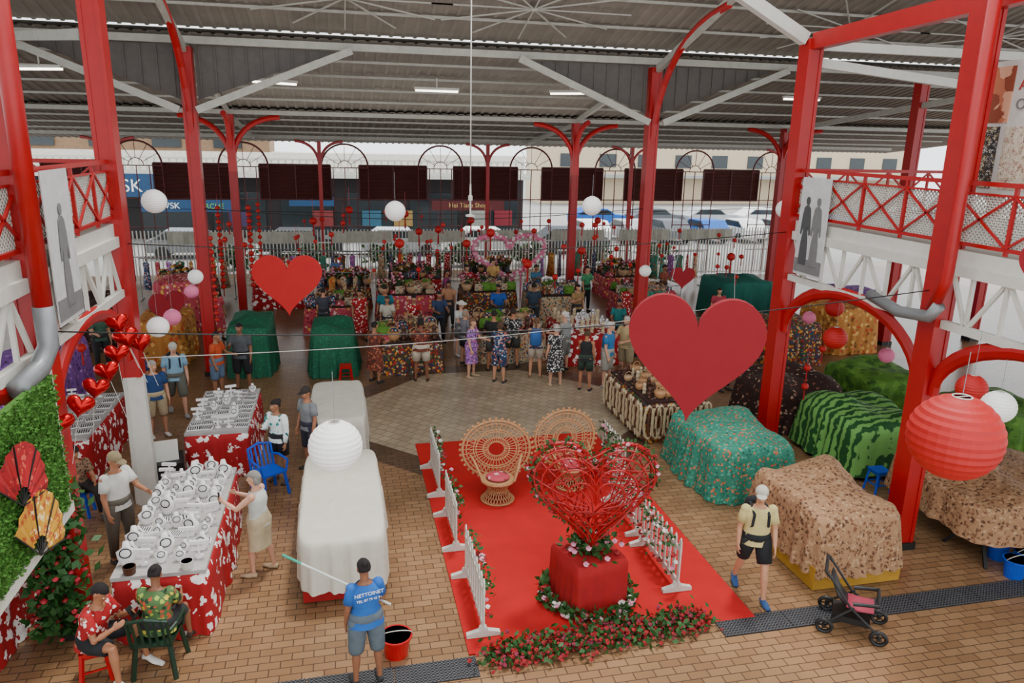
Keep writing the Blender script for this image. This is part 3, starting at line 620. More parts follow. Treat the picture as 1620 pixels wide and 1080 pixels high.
wire((XL,12.9,4.5),(XR,13.0,4.6),.25,.008,BLK,'thin black cable strung across hall')
wire((XL,12.9,2.6),(XR,16,2.4),.2,.007,WHT,'thin white string across hall')
wire((XL,20.2,4.4),(XR,20.2,4.4),.3,.01,BLK,'thin black cable strung across hall')
wire((-9,30,3.6),(20,30,3.6),.3,.01,BLK,'thin black cable strung across hall')
def charm(x,y,z,sc=None):
    def mk():
        b=MB(); b.lathe((0,0,-.14),[(.02,.0),(.1,.04),(.13,.12),(.1,.2),(.02,.24)],10); o=bpy.data.objects.new('red_festive_lantern',b.mesh('red_festive_lantern',PAPR,True))
        c=MB(); c.tube([(0,0,-.14),(0,0,-.5)],[.02,.03],6); t=bpy.data.objects.new('tassel',c.mesh('tassel',CLR)); t.parent=o; SC.objects.link(t)
        c=MB(); c.tube([(0,0,.1),(0,0,.7)],.006,4); t=bpy.data.objects.new('cord',c.mesh('cord',RED)); t.parent=o; SC.objects.link(t)
        return fin(o,'small red tasselled festive lantern','lantern')
    place('charm',mk,x,y,z,0,sc or random.choice((.5,.6,.7,.8,1.2)),'small red festive lanterns')
for i in range(85): charm(random.uniform(-5,14),random.choice((22.5,24,26,30)),random.uniform(1.9,3.6))
for z_ in [1.2+.22*i for i in range(13)]: charm(-3.0,26.8,z_,.75); charm(-2.7,26.9,z_+.1,.6); charm(-3.95,26.6,z_,.7); charm(-3.2,20.05,z_*.8+.6,.5)
for x,z_ in ((-4.5,3.2),(-4.2,2.8),(9.3,1.8),(9.3,1.4),(9.6,2.2)): charm(x,13.0,z_,.6)
# ------------------------------------------------------------ peacock chairs
def peacock(x,y,rz):
    r=empty('peacock_chair','woven wicker peacock chair with round fan back','chair',(x,y,.022),rz,group='wicker peacock chairs'); r.scale=(.97,.97,.91)
    b=MB(); n=28; rows=[(.3,0),(.24,.1),(.17,.22),(.2,.32),(.3,.42)]
    for k in range(n):
        for sg in (1,-1):
            b.tube([(rr*math.cos(2*math.pi*k/n+sg*z_*1.6),rr*math.sin(2*math.pi*k/n+sg*z_*1.6),z_) for rr,z_ in rows],.008,4)
    for rr,z_ in ((.3,.02),(.17,.22),(.3,.42)): b.tube([(rr*math.cos(t),rr*math.sin(t),z_) for t in [2*math.pi*j/20 for j in range(20)]],.018,6,closed=True)
    obj(b,'wicker_base',WICK,parent=r)
    b=MB(); b.lathe((0,0,.41),[(.29,0),(.31,.02),(.3,.045),(.01,.05)],24); obj(b,'seat',WICK,parent=r)
    b=MB(); b.ell((0,-.02,.49),(.22,.22,.045),18,8); obj(b,'cushion',PNKF,parent=r,smooth=True,label='pink floral round cushion')
    T=Matrix.Translation((0,.24,.5))@Matrix.Rotation(-.18,4,'X')@Matrix.Diagonal((1.12,1,1,1))
    b=MB(); cz=.42
    for rr in (.14,.22,.34,.38,.5,.56):
        b.tube([T@V((rr*math.cos(t),0,cz+rr*math.sin(t))) for t in [2*math.pi*j/32 for j in range(32)]],.024 if rr in(.56,) else .013,6,closed=True)
    for k in range(36):
        a=2*math.pi*k/36; b.tube([T@V((.14*math.cos(a),0,cz+.14*math.sin(a))),T@V((.56*math.cos(a),0,cz+.56*math.sin(a)))],.009,4)
        b.tube([T@V((.38*math.cos(a),0,cz+.38*math.sin(a))),T@V((.5*math.cos(a+.17),0,cz+.5*math.sin(a+.17)))],.006,4)
        b.ell(T@V((.6*math.cos(a),0,cz+.6*math.sin(a))),.03,6,4)
    for k in range(9): b.tube([T@V((-.2+k*.05,0,-.06)),T@V((-.3+k*.075,0,cz-.3))],.01,4)
    obj(b,'fan_backrest',WICK,parent=r)
    for s in (-1,1):
        b=MB(); b.tube([(s*.28,-.2,.46),(s*.36,-.1,.66),(s*.42,.1,.76),(s*.48,.3,.8)],.022,6); 
        for k in range(6): b.tube([(s*.3,-.18+k*.08,.46),(s*(.35+k*.02),-.12+k*.08,.64+k*.03)],.007,4)
        obj(b,'armrest',WICK,parent=r)
peacock(2.55,11.85,-.1); peacock(4.0,12.15,.15)
def gfence(x,y,L,rz):
    r=empty('garden_fence','low white picket fence with climbing flowers','fence',(x,y,.022),rz,group='white picket fences around carpet')
    for zz in (.16,.66):
        b=MB(); b.beam((0,-L/2,zz),(0,L/2,zz),.03,.06); obj(b,'fence_rail',WHT,parent=r)
    n=9
    for k in range(n):
        b=MB(); yy=-L/2+.03+k*(L-.06)/(n-1); b.poly([(yy-.035,.08),(yy+.035,.08),(yy+.035,.78),(yy,.84),(yy-.035,.78)],.02,'x'); obj(b,'picket',WHT,parent=r)
    for s in (-1,1):
        b=MB(); b.poly([(-.22,0),(.22,0),(.22,.05),(.06,.09),(.04,.14),(-.04,.14),(-.06,.09),(-.22,.05)],.07); obj(b,'foot',WHT,parent=r,loc=(0,s*(L/2-.04),0))
    b=MB()
    for _ in range(110): b.leaf((.03+random.random()*.09,random.uniform(-L/2,L/2),random.choice((random.uniform(.1,.85),random.uniform(.6,.85)))),.08)
    obj(b,'vine_leaves',LEAF,parent=r,kind='stuff')
    b=MB()
    for _ in range(24): b.i=random.randrange(3); b.bloom((.06+random.random()*.06,random.uniform(-L/2,L/2),random.uniform(.15,.85)),random.uniform(.025,.045))
    obj(b,'blossoms',[ROSP,ROSW,ROSE],parent=r,kind='stuff')
gfence(1.55,12.75,1.3,0); gfence(1.57,10.85,1.2,0); gfence(1.6,8.85,1.45,0)
gfence(4.5,9.25,1.35,math.pi); gfence(4.55,10.8,1.3,math.pi); gfence(5.0,12.6,1.2,math.pi)
# ------------------------------------------------------------ heart sculpture
PY=8.75
r=empty('wire_heart_sculpture','large three-dimensional red wire heart with rose vines','heart sculpture',(3.2,PY,.73),-.2)
b=MB(); sz=1.72
def h3(t,k,s_=1):
    c=math.cos(k)*s_; return V((16*math.sin(t)**3/32*sz*c,math.sin(k)*.34,((13*math.cos(t)-5*math.cos(2*t)-2*math.cos(3*t)-math.cos(4*t)+3)/32*sz*c)-3/32*sz+.96))
for k in (-1.1,-.85,-.6,-.35,0,.35,.6,.85): b.tube([h3(2*math.pi*i/48,k) for i in range(48)],.013 if k else .028,6,closed=True)
for i in range(0,48,2): b.tube([h3(2*math.pi*i/48,-1.45+2.6*j/12) for j in range(13)],.009,4)
rs=random.Random(5)
for i in range(46):
    t1=rs.uniform(0,2*math.pi); t2=t1+rs.uniform(.7,2.2); k1,k2=rs.uniform(-.7,0),rs.uniform(-.7,0)
    p=h3(t1,k1,.97); q=h3(t2,k2,.97); m_=(p+q)/2+V((0,-.06,0)); b.tube([p,p.lerp(m_,.5)+V((0,-.02,0)),m_,q.lerp(m_,.5)+V((0,-.02,0)),q],.009,4)
obj(b,'wire_frame',RED,parent=r)
b=MB() 
for i in range(900):
    t=random.uniform(0,2*math.pi); p=h3(t,random.choice((0,0,0,.3,-.3)))+noise.random_unit_vector()*.05
    b.leaf(p,.07)
for i in range(260): b.leaf((random.gauss(0,.17),random.gauss(0,.14),random.uniform(.0,.25)),.11)
obj(b,'vine_leaves',LEAF,parent=r,kind='stuff')
b=MB()
for i in range(100): b.i=random.choice((0,0,0,1)); b.bloom(h3(random.uniform(0,2*math.pi),random.choice((0,0,-.4)))+noise.random_unit_vector()*.05,.032)
for i in range(26): b.i=random.choice((0,1,1)); b.bloom((random.gauss(0,.2),random.gauss(0,.16),random.uniform(.02,.2)),.042)
obj(b,'roses',[ROSE,ROSP],parent=r,kind='stuff')
obj(drapemesh(.76,.76,.72,CLR,31,bulge=0,drop=0,flare=.02,fold=.012,n=26,nf=9),'cloth_covered_pedestal',CLR,'square pedestal draped in red cloth','pedestal',smooth=True,loc=(3.2,PY,.022),rot=.2)
def garland(name,pts,wid,hgt,nl,nb,label,ms,cat='garland',lz=.12,br=.045):
    o0=V(pts[0]); r=empty(name,label,cat,o0)
    b=MB(); pts=[V(p)-o0 for p in pts]
    def rp():
        i=random.randrange(len(pts)-1); p=pts[i].lerp(pts[i+1],random.random()); return p+V((random.gauss(0,wid*.4),random.gauss(0,wid*.4),abs(random.gauss(0,hgt*.5))))
    for _ in range(nl): b.leaf(rp(),lz)
    obj(b,'leaves',LEAF,parent=r,kind='stuff'); b=MB()
    for _ in range(nb): b.i=random.randrange(len(ms)); b.bloom(rp(),br*random.uniform(.7,1.2))
    obj(b,'blooms',ms,parent=r,kind='stuff')
garland('flower_border',[(1.65,7.7,.03),(3.1,7.78,.03),(4.55,7.9,.03)],.3,.12,1200,1000,'low border of red flowers and leaves on floor',[ROSE,ROSE,ROSE,M('flower_magenta','801c38',.6)],br=.026,lz=.1)
ring=[(3.2+.62*math.cos(t),PY+.62*math.sin(t),.03) for t in [2*math.pi*i/12 for i in range(13)]]
garland('rose_wreath',ring,.1,.12,520,60,'leafy wreath with pink roses around pedestal',[ROSP,ROSE,ROSW])
garland('column_garland',[(XL-.12,9.15,.1),(XL-.12,9.15,1.2),(XL-.1,9.18,2.0)],.32,.1,2400,300,'thick leafy garland with red flowers around column',[ROSE,M('flower_bright','a81028',.6)],lz=.15,br=.034)
r=empty('grass_panel','green artificial grass display board in white frame','display board',(XL+.25,7.6,2.05))
b=MB(); b.box((0,0,.78),(.08,2.3,1.56)); obj(b,'grass_backing',GRASS,parent=r)
b=MB()
for _ in range(6000): b.leaf((.04+random.random()*.03,random.uniform(-1.15,1.15),random.uniform(0,1.56)),.05)
obj(b,'grass_blades',GRASS,parent=r,kind='stuff')
b=MB(); b.beam((0,-1.2,-.05),(0,1.2,-.05),.12,.12); b.beam((0,1.18,-.1),(0,1.18,1.6),.06); obj(b,'frame',WHT,parent=r)
def fan(y,z,R_,mats,label,tilt):
    b=MB(); n=18; a0=math.radians(15+tilt); a1=math.radians(165+tilt); vs=[(0,0,0)]
    for i in range(n+1):
        a=a0+(a1-a0)*i/n; x=.02*(i%2); vs+=[(x,math.cos(a)*R_*.3,math.sin(a)*R_*.3),(x,math.cos(a)*R_,math.sin(a)*R_)]
    b.add(vs,[]);
    for i in range(n): b.f.append([1+2*i,2+2*i,4+2*i,3+2*i]); b.m.append(0)
    o=obj(b,'folding_fan',mats,label,'fan',loc=(XL+.36,y,z),group='decorative paper fans')
    for i in range(0,n+1,3):
        b=MB(); a=a0+(a1-a0)*i/n; b.beam((.01,0,0),(.01,math.cos(a)*R_,math.sin(a)*R_),.012); obj(b,'fan_rib',BLK,parent=o)
fan(7.4,2.7,.62,PAT('red_fan_print','a00814',['c85040','801018'],10,.35),'red printed folding fan pinned to grass board',-25)
fan(7.6,2.05,.66,PAT('gold_fan_print','c89020',['e8d090','b05020'],10,.4),'gold printed folding fan pinned to grass board',-30)
# ------------------------------------------------------------ banners
GP=[M('photo_dark','48484a',.6),M('photo_mid','70706f',.6),M('photo_light','c0c0be',.6)]
def banner(x,y0,y1,z0,z1,side,label,figs):
    r=empty('photo_banner',label,'banner',(x,(y0+y1)/2,z0)); w_=y1-y0;h_=z1-z0
    b=MB(); b.box((0,0,h_/2),(.015,w_,h_)); obj(b,'banner_sheet',GP[2],parent=r)
    b=MB(); b.box((-.01*side*1,0,h_*.1),(.012,w_*.96,h_*.14)); obj(b,'printed_ground',GP[1],parent=r)
    for fx,m in figs:
        b=MB(); X_=-.02*side
        b.poly([(fx-.12,.2),(fx+.12,.2),(fx+.1,.6),(fx+.06,.82),(fx+.08,.92),(fx+.12,.75),(fx+.15,.78),(fx+.12,1.1),(fx+.09,1.25),(fx+.03,1.3),(fx-.03,1.3),(fx-.09,1.25),(fx-.12,1.1),(fx-.15,.78),(fx-.12,.75),(fx-.08,.92),(fx-.06,.82),(fx-.1,.6)],.01,'x'); 
        b.poly([(fx+.055*math.cos(t),1.38+.075*math.sin(t)) for t in [2*math.pi*i/14 for i in range(14)]],.01,'x')
        obj(b,'printed_figure',GP[m],parent=r,loc=(X_,0,0))
banner(XR-.1,11.85,12.7,3.85,5.65,1,'black and white photo banner of two people',((-.15,1),(.17,0)))
banner(XL+.1,9.75,10.65,3.9,5.75,-1,'black and white photo banner of standing person',((.0,1),))
r=empty('hanging_poster','large poster with carved mask and shell jewellery photos','poster',(XR+.5,8.9,5.6),0)
b=MB(); b.box((0,0,.9),(.02,2.1,1.8)); obj(b,'poster_sheet',M('poster_paper','c8c4bc',.6),parent=r)
b=MB(); b.box((-.015,.55,1.35),(.012,.9,.75)); obj(b,'mask_photo',PAT('mask_print','b86a4a',['8a4028','d8a080'],3,.5,.2),parent=r)
b=MB(); b.box((-.015,.6,.5),(.012,.8,.85)); obj(b,'shell_photo',PAT('shell_print','26242a',['d8c8a0','8a6a3a','e8e4da'],22,.4),parent=r)
b=MB(); b.box((-.015,-.4,.5),(.012,1.0,.85)); obj(b,'coral_photo',PAT('coral_print','c8b8a0',['8a3a2a','e8e4da','5a4a3a'],22,.4),parent=r)
PR=M('poster_red','b02a2a',.6)
text('AR',.2,r,(-.03,.0,1.4),(math.pi/2,0,-math.pi/2),PR,al='LEFT'); text('OU',.2,r,(-.03,.0,1.15),(math.pi/2,0,-math.pi/2),GP[1],al='LEFT')
# ------------------------------------------------------------ people
EYW=M('eye_white','e8e4de',.3); IRS=M('iris','1a100a',.2); LIP=M('lips','8a3a34',.5)
def person(x,y,rot,label,H=1.66,b=1.0,fem=False,skin='b07a58',hair=('short','2a1c14'),top=('tee',None),bot=('shorts',None),shoe='2a2a2a',hat=None,lean=.04,arms=None,legs=None,seat=None,turn=0,pitch=.15,vox=.011,z0=0,prt=None):
    k=H/1.7; D=lambda s,t: V((s*t[0],-t[1],t[2])).normalized()
    arms=arms or (((.16,.02,-1),(.04,.3,-1)),)*2; legs=legs or (((.08,.04,-1),(.04,-.03,-1)),((.06,-.03,-1),(.04,-.03,-1)))
    Lg=[]; 
    for s,l in zip((1,-1),legs): kn=D(s,l[0])*.43; Lg.append((kn,kn+D(s,l[1])*.42))
    pz=(.11-min(a[1].z for a in Lg)) if seat is None else seat/k+.11
    pel=V((0,0,pz)); u=V((0,-math.sin(lean),math.cos(lean))); X=V((1,0,0))
    sb=.165 if fem else .18
    B=MB()
    if fem: TR=[(-.1,.12,.1),(-.03,.17,.12),(.05,.155,.11),(.16,.125,.095),(.28,.15,.115),(.36,.155,.105),(.42,.13,.08),(.46,.065,.06)]
    else: TR=[(-.1,.12,.1),(-.03,.16,.115),(.06,.155,.115),(.18,.15,.11),(.3,.165,.118),(.37,.175,.108),(.42,.145,.08),(.46,.07,.062)]
    TR=[(d,rx*(b if d<.4 else 1),ry*(b*1.02 if d<.4 else 1)) for d,rx,ry in TR]
    B.tube([pel+u*t[0] for t in TR],[(t[1],t[2]) for t in TR],16,ref=X)
    nb=pel+u*.45; hc=nb+u*.11+V((0,-.02,.065))
    B.tube([nb-u*.03,nb+u*.06,hc+V((0,.02,-.03))],[(.06,.06),(.052,.055),(.052,.058)],12,ref=X)
    T=Matrix.Translation(hc)@Matrix.Rotation(turn,4,'Z')@Matrix.Rotation(pitch,4,'X')
    B.ell((0,.012,.02),(.074,.092,.095),16,12,T); B.ell((0,-.018,-.025),(.06,.072,.088),14,10,T); B.ell((0,-.045,-.08),(.036,.034,.03),10,8,T)
    B.tube([T@V((0,-.083,.012)),T@V((0,-.1,-.015)),T@V((0,-.1,-.032))],[.008,.012,.013],8)
    B.ell((0,-.083,-.055),(.024,.012,.012),8,6,T)
    for s in (-1,1): B.ell((s*.075,.01,-.005),(.012,.022,.032),8,6,T)
    hands=[]
    for s,a in zip((1,-1),arms):
        sh=pel+u*.4+X*s*sb*(1 if b<1.1 else 1.06); d1=D(s,a[0]); d2=D(s,a[1]); el=sh+d1*.28; wr=el+d2*.24
        bb=1+(b-1)*.6
        B.ell(sh,.058*bb); B.tube([sh-d1*.01,sh+d1*.14,el,el+d2*.08,wr],[.052*bb,.047*bb,.039,.038,.026],10); B.ell(el,.04)
        n=V((-s,0,0)); n=n-d2*n.dot(d2)
        if n.length<.2: n=V((0,0,-1))-d2*(-d2.z)
        n.normalize(); wv=n.cross(d2)*s
        B.tube([wr-d2*.01,wr+d2*.03,wr+d2*.085],[(.024,.018),(.036,.017),(.038,.013)],10,ref=wv)
        cu=a[2] if len(a)>2 else .35
        for i in range(4):
            p0=wr+d2*.078+wv*(.028-.0187*i); L=(.07,.078,.072,.056)[i]; p1=p0+(d2*math.cos(cu*.5)+n*math.sin(cu*.5))*L*.4; p2=p1+(d2*math.cos(cu*1.5)+n*math.sin(cu*1.5))*L*.33; p3=p2+(d2*math.cos(cu*2.3)+n*math.sin(cu*2.3))*L*.27
            B.tube([p0,p1,p2,p3],[.0095,.009,.0085,.007],7)
        p0=wr+d2*.025+wv*.026; p1=p0+(d2*.7+wv*.6+n*.2).normalized()*.035; p2=p1+(d2*.9+wv*.1+n*.5).normalized()*.03
        B.tube([wr+d2*.02,p0,p1,p2],[.012,.0125,.011,.0085],7)
        hands.append(wr+d2*.08+n*.022)
    feet=[]
    for s,(kn,an) in zip((1,-1),Lg):
        hp=pel+V((s*.088*b,0,-.03)); K=hp+kn; A=hp+an; bb=1+(b-1)*.7
        B.tube([hp+V((0,0,.04)),hp+kn*.3,hp+kn*.75,K,K+(A-K)*.3,K+(A-K)*.8,A+V((0,0,-.02))],[.088*bb,.085*bb,.062*bb,.052,.055,.035,.033],12)
        B.ell(hp+V((0,.02,0)),(.09*bb,.1*bb,.09))
        tz=.02 if A.z<.22 else A.z-.08
        h0=A+V((0,.045,-.045)); to=V((A.x+s*.02,A.y-.17,tz+.005))
        B.tube([h0,A+V((0,-.01,-.045)),(h0+to)/2+V((0,0,-.002)),to],[.028,(.033,.032),(.042,.024),(.03,.014)],10,ref=X); feet.append((h0,A,to))
    def sc(m):
        for i in range(len(m.v)): m.v[i]=m.v[i]*k
        return m
    me=ev(sc(B),'person',SK(skin),vox)
    P=fin(bpy.data.objects.new('person',me),label,'person',loc=(x,y,z0),rot=rot,group='people in the market')
    for s in (-1,1):
        e=MB(); e.ell((s*.029,-.077,.0),(.012,.008,.008),8,6,T); e.i=1; e.ell((s*.029,-.083,.0),(.0055,.004,.0055),8,6,T); obj(sc(e),'eye',[EYW,IRS],parent=P)
    e=MB(); e.ell((0,-.094,-.056),(.021,.006,.006),8,6,T); obj(sc(e),'mouth',LIP,parent=P)
    if hair:
        e=MB(); st,hcol=hair
        zl=-.45 if st!='fringe' else -.5
        e.ell((0,.014,.018),(.083,.104,.106),20,14,T,fn=lambda d:(.78 if (d.y<-.3 and d.z<.42) or d.z<zl or (abs(d.x)>.75 and d.y<.1 and d.z<.1) else 1.02+.04*noise.noise(d*5)))
        if st=='long': e.tube([T@V((0,.05,.03)),T@V((0,.085,-.06)),T@V((0,.1,-.2))],[(.075,.05),(.08,.035),(.06,.02)],12,ref=X)
        if st=='bob': e.tube([T@V((0,.03,.03)),T@V((0,.05,-.05)),T@V((0,.05,-.09))],[(.084,.07),(.088,.055),(.08,.045)],12,ref=X)
        if st=='bun': e.ell((0,.1,.07),.045,10,8,T)
        if st=='pony': e.tube([T@V((0,.09,.05)),T@V((0,.15,.03)),T@V((0,.15,-.1)),T@V((0,.13,-.18))],[.025,.035,.03,.012],8)
        obj(sc(e),'hair',CM(hcol),parent=P,smooth=True)
    if hat:
        e=MB(); e.ell((0,.012,.035),(.09,.108,.1),18,12,T,fn=lambda d:1 if d.z>-.05 else .8)
        if hat[0]=='cap': e.ell((0,-.12,.05),(.07,.075,.008),14,6,T)
        else: e.ell((0,.01,.045),(.17,.18,.012),20,6,T)
        obj(sc(e),'cap' if hat[0]=='cap' else 'sun_hat',CM(hat[1]),parent=P,smooth=True)
    kind,tm=top; e=MB(); off=.016
    rings=[t for t in TR if t[0]>(-.09 if kind not in('dress',) else .0)]
    if kind!='dress' : rings=[(-.1,TR[1][1]+.01,TR[1][2]+.012)]+[t for t in TR if t[0]>-.05]
    rings=rings[:-1]+[(.445,.085,.07)]
    e.tube([pel+u*t[0] for t in rings],[(t[1]+off,t[2]+off) for t in rings],22,ref=X,wob=.012,cap=False)
    for s,a in zip((1,-1),arms):
        if kind=='tank': continue
        sh=pel+u*.4+X*s*sb; d1=D(s,a[0]); d2=D(s,a[1]); el=sh+d1*.28; bb=1+(b-1)*.5
        if kind=='long': e.tube([sh-X*s*.06,sh+d1*.02,sh+d1*.15,el,el+d2*.1,el+d2*.21],[.06,.072*bb,.066*bb,.056,.05,.04],12,wob=.01)
        else: e.tube([sh-X*s*.06,sh+d1*.02,sh+d1*.1,sh+d1*.19],[.06,.07*bb,.068*bb,.072*bb],12,wob=.006)
        e.ell(sh,.067*bb)
    obj(sc(e),'dress' if kind=='dress' else 'shirt',tm,parent=P,smooth=True)
    e=MB(); bk=bot[0]; bm=bot[1]; hipc=pel+V((0,0,-.03)); kmid=hipc+(Lg[0][0]+Lg[1][0])/2; amid=hipc+(Lg[0][1]+Lg[1][1])/2
    sx=abs(Lg[0][0].x-Lg[1][0].x)/2
    if bk in ('skirt','longskirt') or kind=='dress':
        bm=tm if kind=='dress' else bm; ln=bot[2] if len(bot)>2 else 1.0
        pts=[pel+u*.1,pel+u*.02,hipc,hipc.lerp(kmid,.5),kmid]; rr=[(.15*b,.12*b),(.175*b,.145*b),(.19*b,.16*b),(.2*b+sx*.4,.15),(.2+sx*.8,.13)]
        if seat is None: rr[-1]=(.23*b,.17)
        if ln>1: pts.append(kmid.lerp(amid,ln-1)); rr.append((.25,.18))
        e.tube(pts,rr,28,ref=X,wob=.03,cap=False); nm='skirt'
    else:
        ln={'shorts':.8,'bermuda':1.05,'pants':1.9,'brief':.45}[bk]
        e.tube([pel+u*.08,pel+u*.0,hipc-V((0,0,.05))],[(TR[2][1]+.02,TR[2][2]+.02),(TR[1][1]+.022,TR[1][2]+.022),(.15*b,.11*b)],18,ref=X)
        for s,(kn,an) in zip((1,-1),Lg):
            hp=pel+V((s*.088*b,0,-.03)); bb=1+(b-1)*.7; K=hp+kn; A=hp+an
            pts=[hp+V((0,0,.03)),hp+kn*.3]; rr=[.105*bb,.108*bb]
            pts.append(hp+kn*min(ln,.97)); rr.append(.09*bb if ln<1.2 else .075*bb)
            if ln>1: pts.append(K.lerp(A,max(.08,ln-1))); rr.append(.085 if ln<1.2 else .055)
            e.tube(pts,rr,14,wob=.01)
        nm='trousers' if bk=='pants' else 'shorts'
    obj(sc(e),nm,bm,parent=P,smooth=True)
    for h0,A,to in feet:
        e=MB(); e.tube([h0+V((0,.012,.005)),A+V((0,-.01,-.04)),(h0+to)/2+V((0,-.01,.0)),to+V((0,-.018,.002))],[.036,(.041,.042),(.05,.031),(.036,.019)],12,ref=X); obj(sc(e),'shoe',CM(shoe),parent=P,smooth=True)
    Mw=Matrix.Translation((x,y,z0))@Matrix.Rotation(rot,4,'Z')
    return dict(obj=P,hands=[Mw@(h*k) for h in hands],neck=Mw@(nb*k),pel=Mw@(pel*k),back=Mw@((pel+u*.26+V((0,.17*b,0)))*k),M=Mw,u=u,k=k,pl=pel)
PI=math.pi
AR=((.15,.5,-.85),(-.2,.95,-.1)); AH=((.2,.35,-.9),(-.35,.8,.5)); AD=((.16,.02,-1),(.04,.3,-1)); AB=((.2,-.15,-1),(.0,.2,-1)); AF2=((.2,.3,-.9),(-.5,.8,-.1),1.1)
WK=(((.05,.42,-1),(.03,.1,-1)),((.05,-.3,-1),(.03,-.6,-1)))
SIT=(((.22,1,-.05),(.05,.05,-1)),((.22,1,-.05),(.05,.1,-1))); SITL=(((.3,1,.12),(.05,.25,-1)),((.3,1,.12),(.05,.1,-1)))
near=.0085
pb=person(.12,7.62,PI+.25,'person in blue printed tee and denim shorts holding mop pole',1.6,1.14,True,'8a5a40',('bun','140e0c'),('tee',CM('1c5aa8')),('bermuda',CM('54606a')),'2a2a2a',arms=(AD,AF2),vox=near,pitch=.3)
py_=person(5.5,8.35,-.25,'walking person in pale yellow polo, black shorts and cap',1.74,1.08,False,'c08a6a',('short','b8b4ae'),('tee',CM('c4b478')),('shorts',CM('16181c')),'2a4a7a',('cap','b8b0a4'),arms=(((.18,.12,-1),(-.05,.5,-1)),((.16,-.12,-1),(.05,.2,-1))),legs=WK,vox=near,turn=-.3)
pw=person(-1.3,10.25,-PI/2-.3,'person with grey hair in white top and skirt raising a phone',1.62,1.1,True,'c8957a',('bob','7e7a74'),('tank',CM('b8bab2')),('skirt',CM('b0a080'),.85),'b09878',arms=(((.2,.6,-.5),(-.2,1,.45),.9),((.2,.5,-.6),(-.3,1,.4),.9)),legs=(((.08,.2,-1),(.04,0,-1)),((.06,-.12,-1),(.04,-.2,-1))),vox=near,turn=.1)
person(-3.35,11.0,1.0,'person in white polo and khaki cap behind jewellery table',1.74,1.15,False,'a87050',('short','8a8680'),('tee',CM('c8c6be')),('pants',CM('5a5448')),'2a2a2a',('cap','8a7a5c'),arms=(AR,AD),vox=near,pitch=.4)
person(-2.3,8.42,PI-.1,'seated person in green tropical print top at table',1.62,1.18,True,'8a5a40',('bun','1a1210'),('tee',FL_GRN),('shorts',CM('2a2a2c')),'3a2a20',arms=(AR,AR),legs=SIT,seat=.47,vox=near,pitch=.5,lean=.15)
pr=person(-3.0,8.35,1.25,'seated person in red floral shirt looking at phone',1.66,1.15,False,'a06a4a',('short','140e0c'),('tee',FL_RED),('shorts',CM('16181c')),'d8d4cc',arms=(AH,AH),legs=SITL,seat=.44,vox=near,pitch=.7,lean=.3)
person(-1.25,13.35,-.6,'person in teal and white print top and black shorts',1.6,1.1,True,'9a6a4c',('bun','1a1210'),('long',TEALS),('shorts',CM('141416')),'4a3a30',arms=(AD,AH),vox=near,turn=-.4)
person(-.72,13.75,-.9,'person in grey tee, dark cap and checked trousers',1.68,1.05,False,'a87050',('short','1c1410'),('tee',CM('7a7e80')),('bermuda',CM('2c2c3c')),'2a2a2a',('cap','2c2620'),vox=near,turn=.3)
person(-4.4,12.6,.6,'seated person in leopard print dress beside table',1.6,1.05,True,'a87050',('short','2a1c14'),('tee',LEOP),('pants',CM('2a2220')),'3a3a3a',arms=(AR,AH),legs=SIT,seat=.45,turn=.2,pitch=.4)
person(-3.05,18.5,1.2,'person in orange shirt and denim shorts',1.62,1.15,True,'9a6a4c',('short','1a1210'),('tee',CM('b8461c')),('bermuda',CM('5a7088')),'3a3a3a',arms=(AR,AD))
person(-2.5,18.75,-.2,'person in dark grey tee and black shorts',1.76,1.22,False,'8a5a40',('short','141010'),('tee',CM('4a4e52')),('bermuda',CM('1c1c20')),arms=(AD,AH))
person(-3.9,16.0,.5,'person in blue shirt and beige shorts with bag',1.68,1.1,False,'c08a6a',('short','9a948c'),('tee',CM('1c3c6a')),('bermuda',CM('a89878')),'c8c0b8',turn=.4)
pk=person(-3.75,17.3,.3,'person in light blue shirt carrying dark backpack',1.74,1.08,False,'c8957a',('short','8a8074'),('tee',CM('7aa0b8')),('bermuda',CM('5a5a50')),'8a8a8a',('cap','b8b4a8'),legs=WK)
person(-4.5,17.1,0,'person in navy tee and dark shorts near stalls',1.66,1.1,False,'a87050',('short','2a1c14'),('tee',CM('1c2c58')),('shorts',CM('3a3a3a')),'3a3a3a')
person(1.95,18.85,PI-.1,'person in brown print dress facing stall',1.66,1.25,True,'7a4a34',('short','141010'),('tee',FL_BRN),('shorts',CM('b8ac98')),'3a2a20',arms=(AR,AR),pitch=.3)
person(.5,23.2,.1,'person in red floral dress near flower stalls',1.66,1.15,True,'9a6a4c',('long','141010'),('dress',FL_RED),('skirt',None,1.5))
person(1.3,23.3,-.3,'person in teal tee near flower stalls',1.72,1.15,False,'a87050',('short','141010'),('tee',CM('1c6a7a')),('pants',CM('2a2a2c')))
person(2.9,22.6,.2,'vendor in dark tee standing beside table',1.66,1.1,False,'8a5a40',('short','141010'),('tee',CM('2a3a5a')),('pants',CM('2a2a2c')),arms=(AR,AR))
person(2.1,22.3,0,'vendor in red floral top behind souvenir table',1.62,1.1,True,'9a6a4c',('bun','141010'),('tee',FL_RED),('pants',CM('2a2a2c')),arms=(AR,AR))
person(1.3,22.35,0,'vendor in light top behind souvenir table',1.6,1.1,True,'9a6a4c',('bob','3a2a20'),('tee',CM('b8b0a0')),('pants',CM('2a2a2c')),arms=(AR,AD))
person(3.35,21.1,.5,'person in white hat and white grey top',1.66,1.05,True,'c8957a',('short','c8c0b0'),('tee',CM('b8b8b4')),('shorts',CM('6a6a6c')),'b8b8b8',('sun','c8c4b8'),arms=(AH,AR))
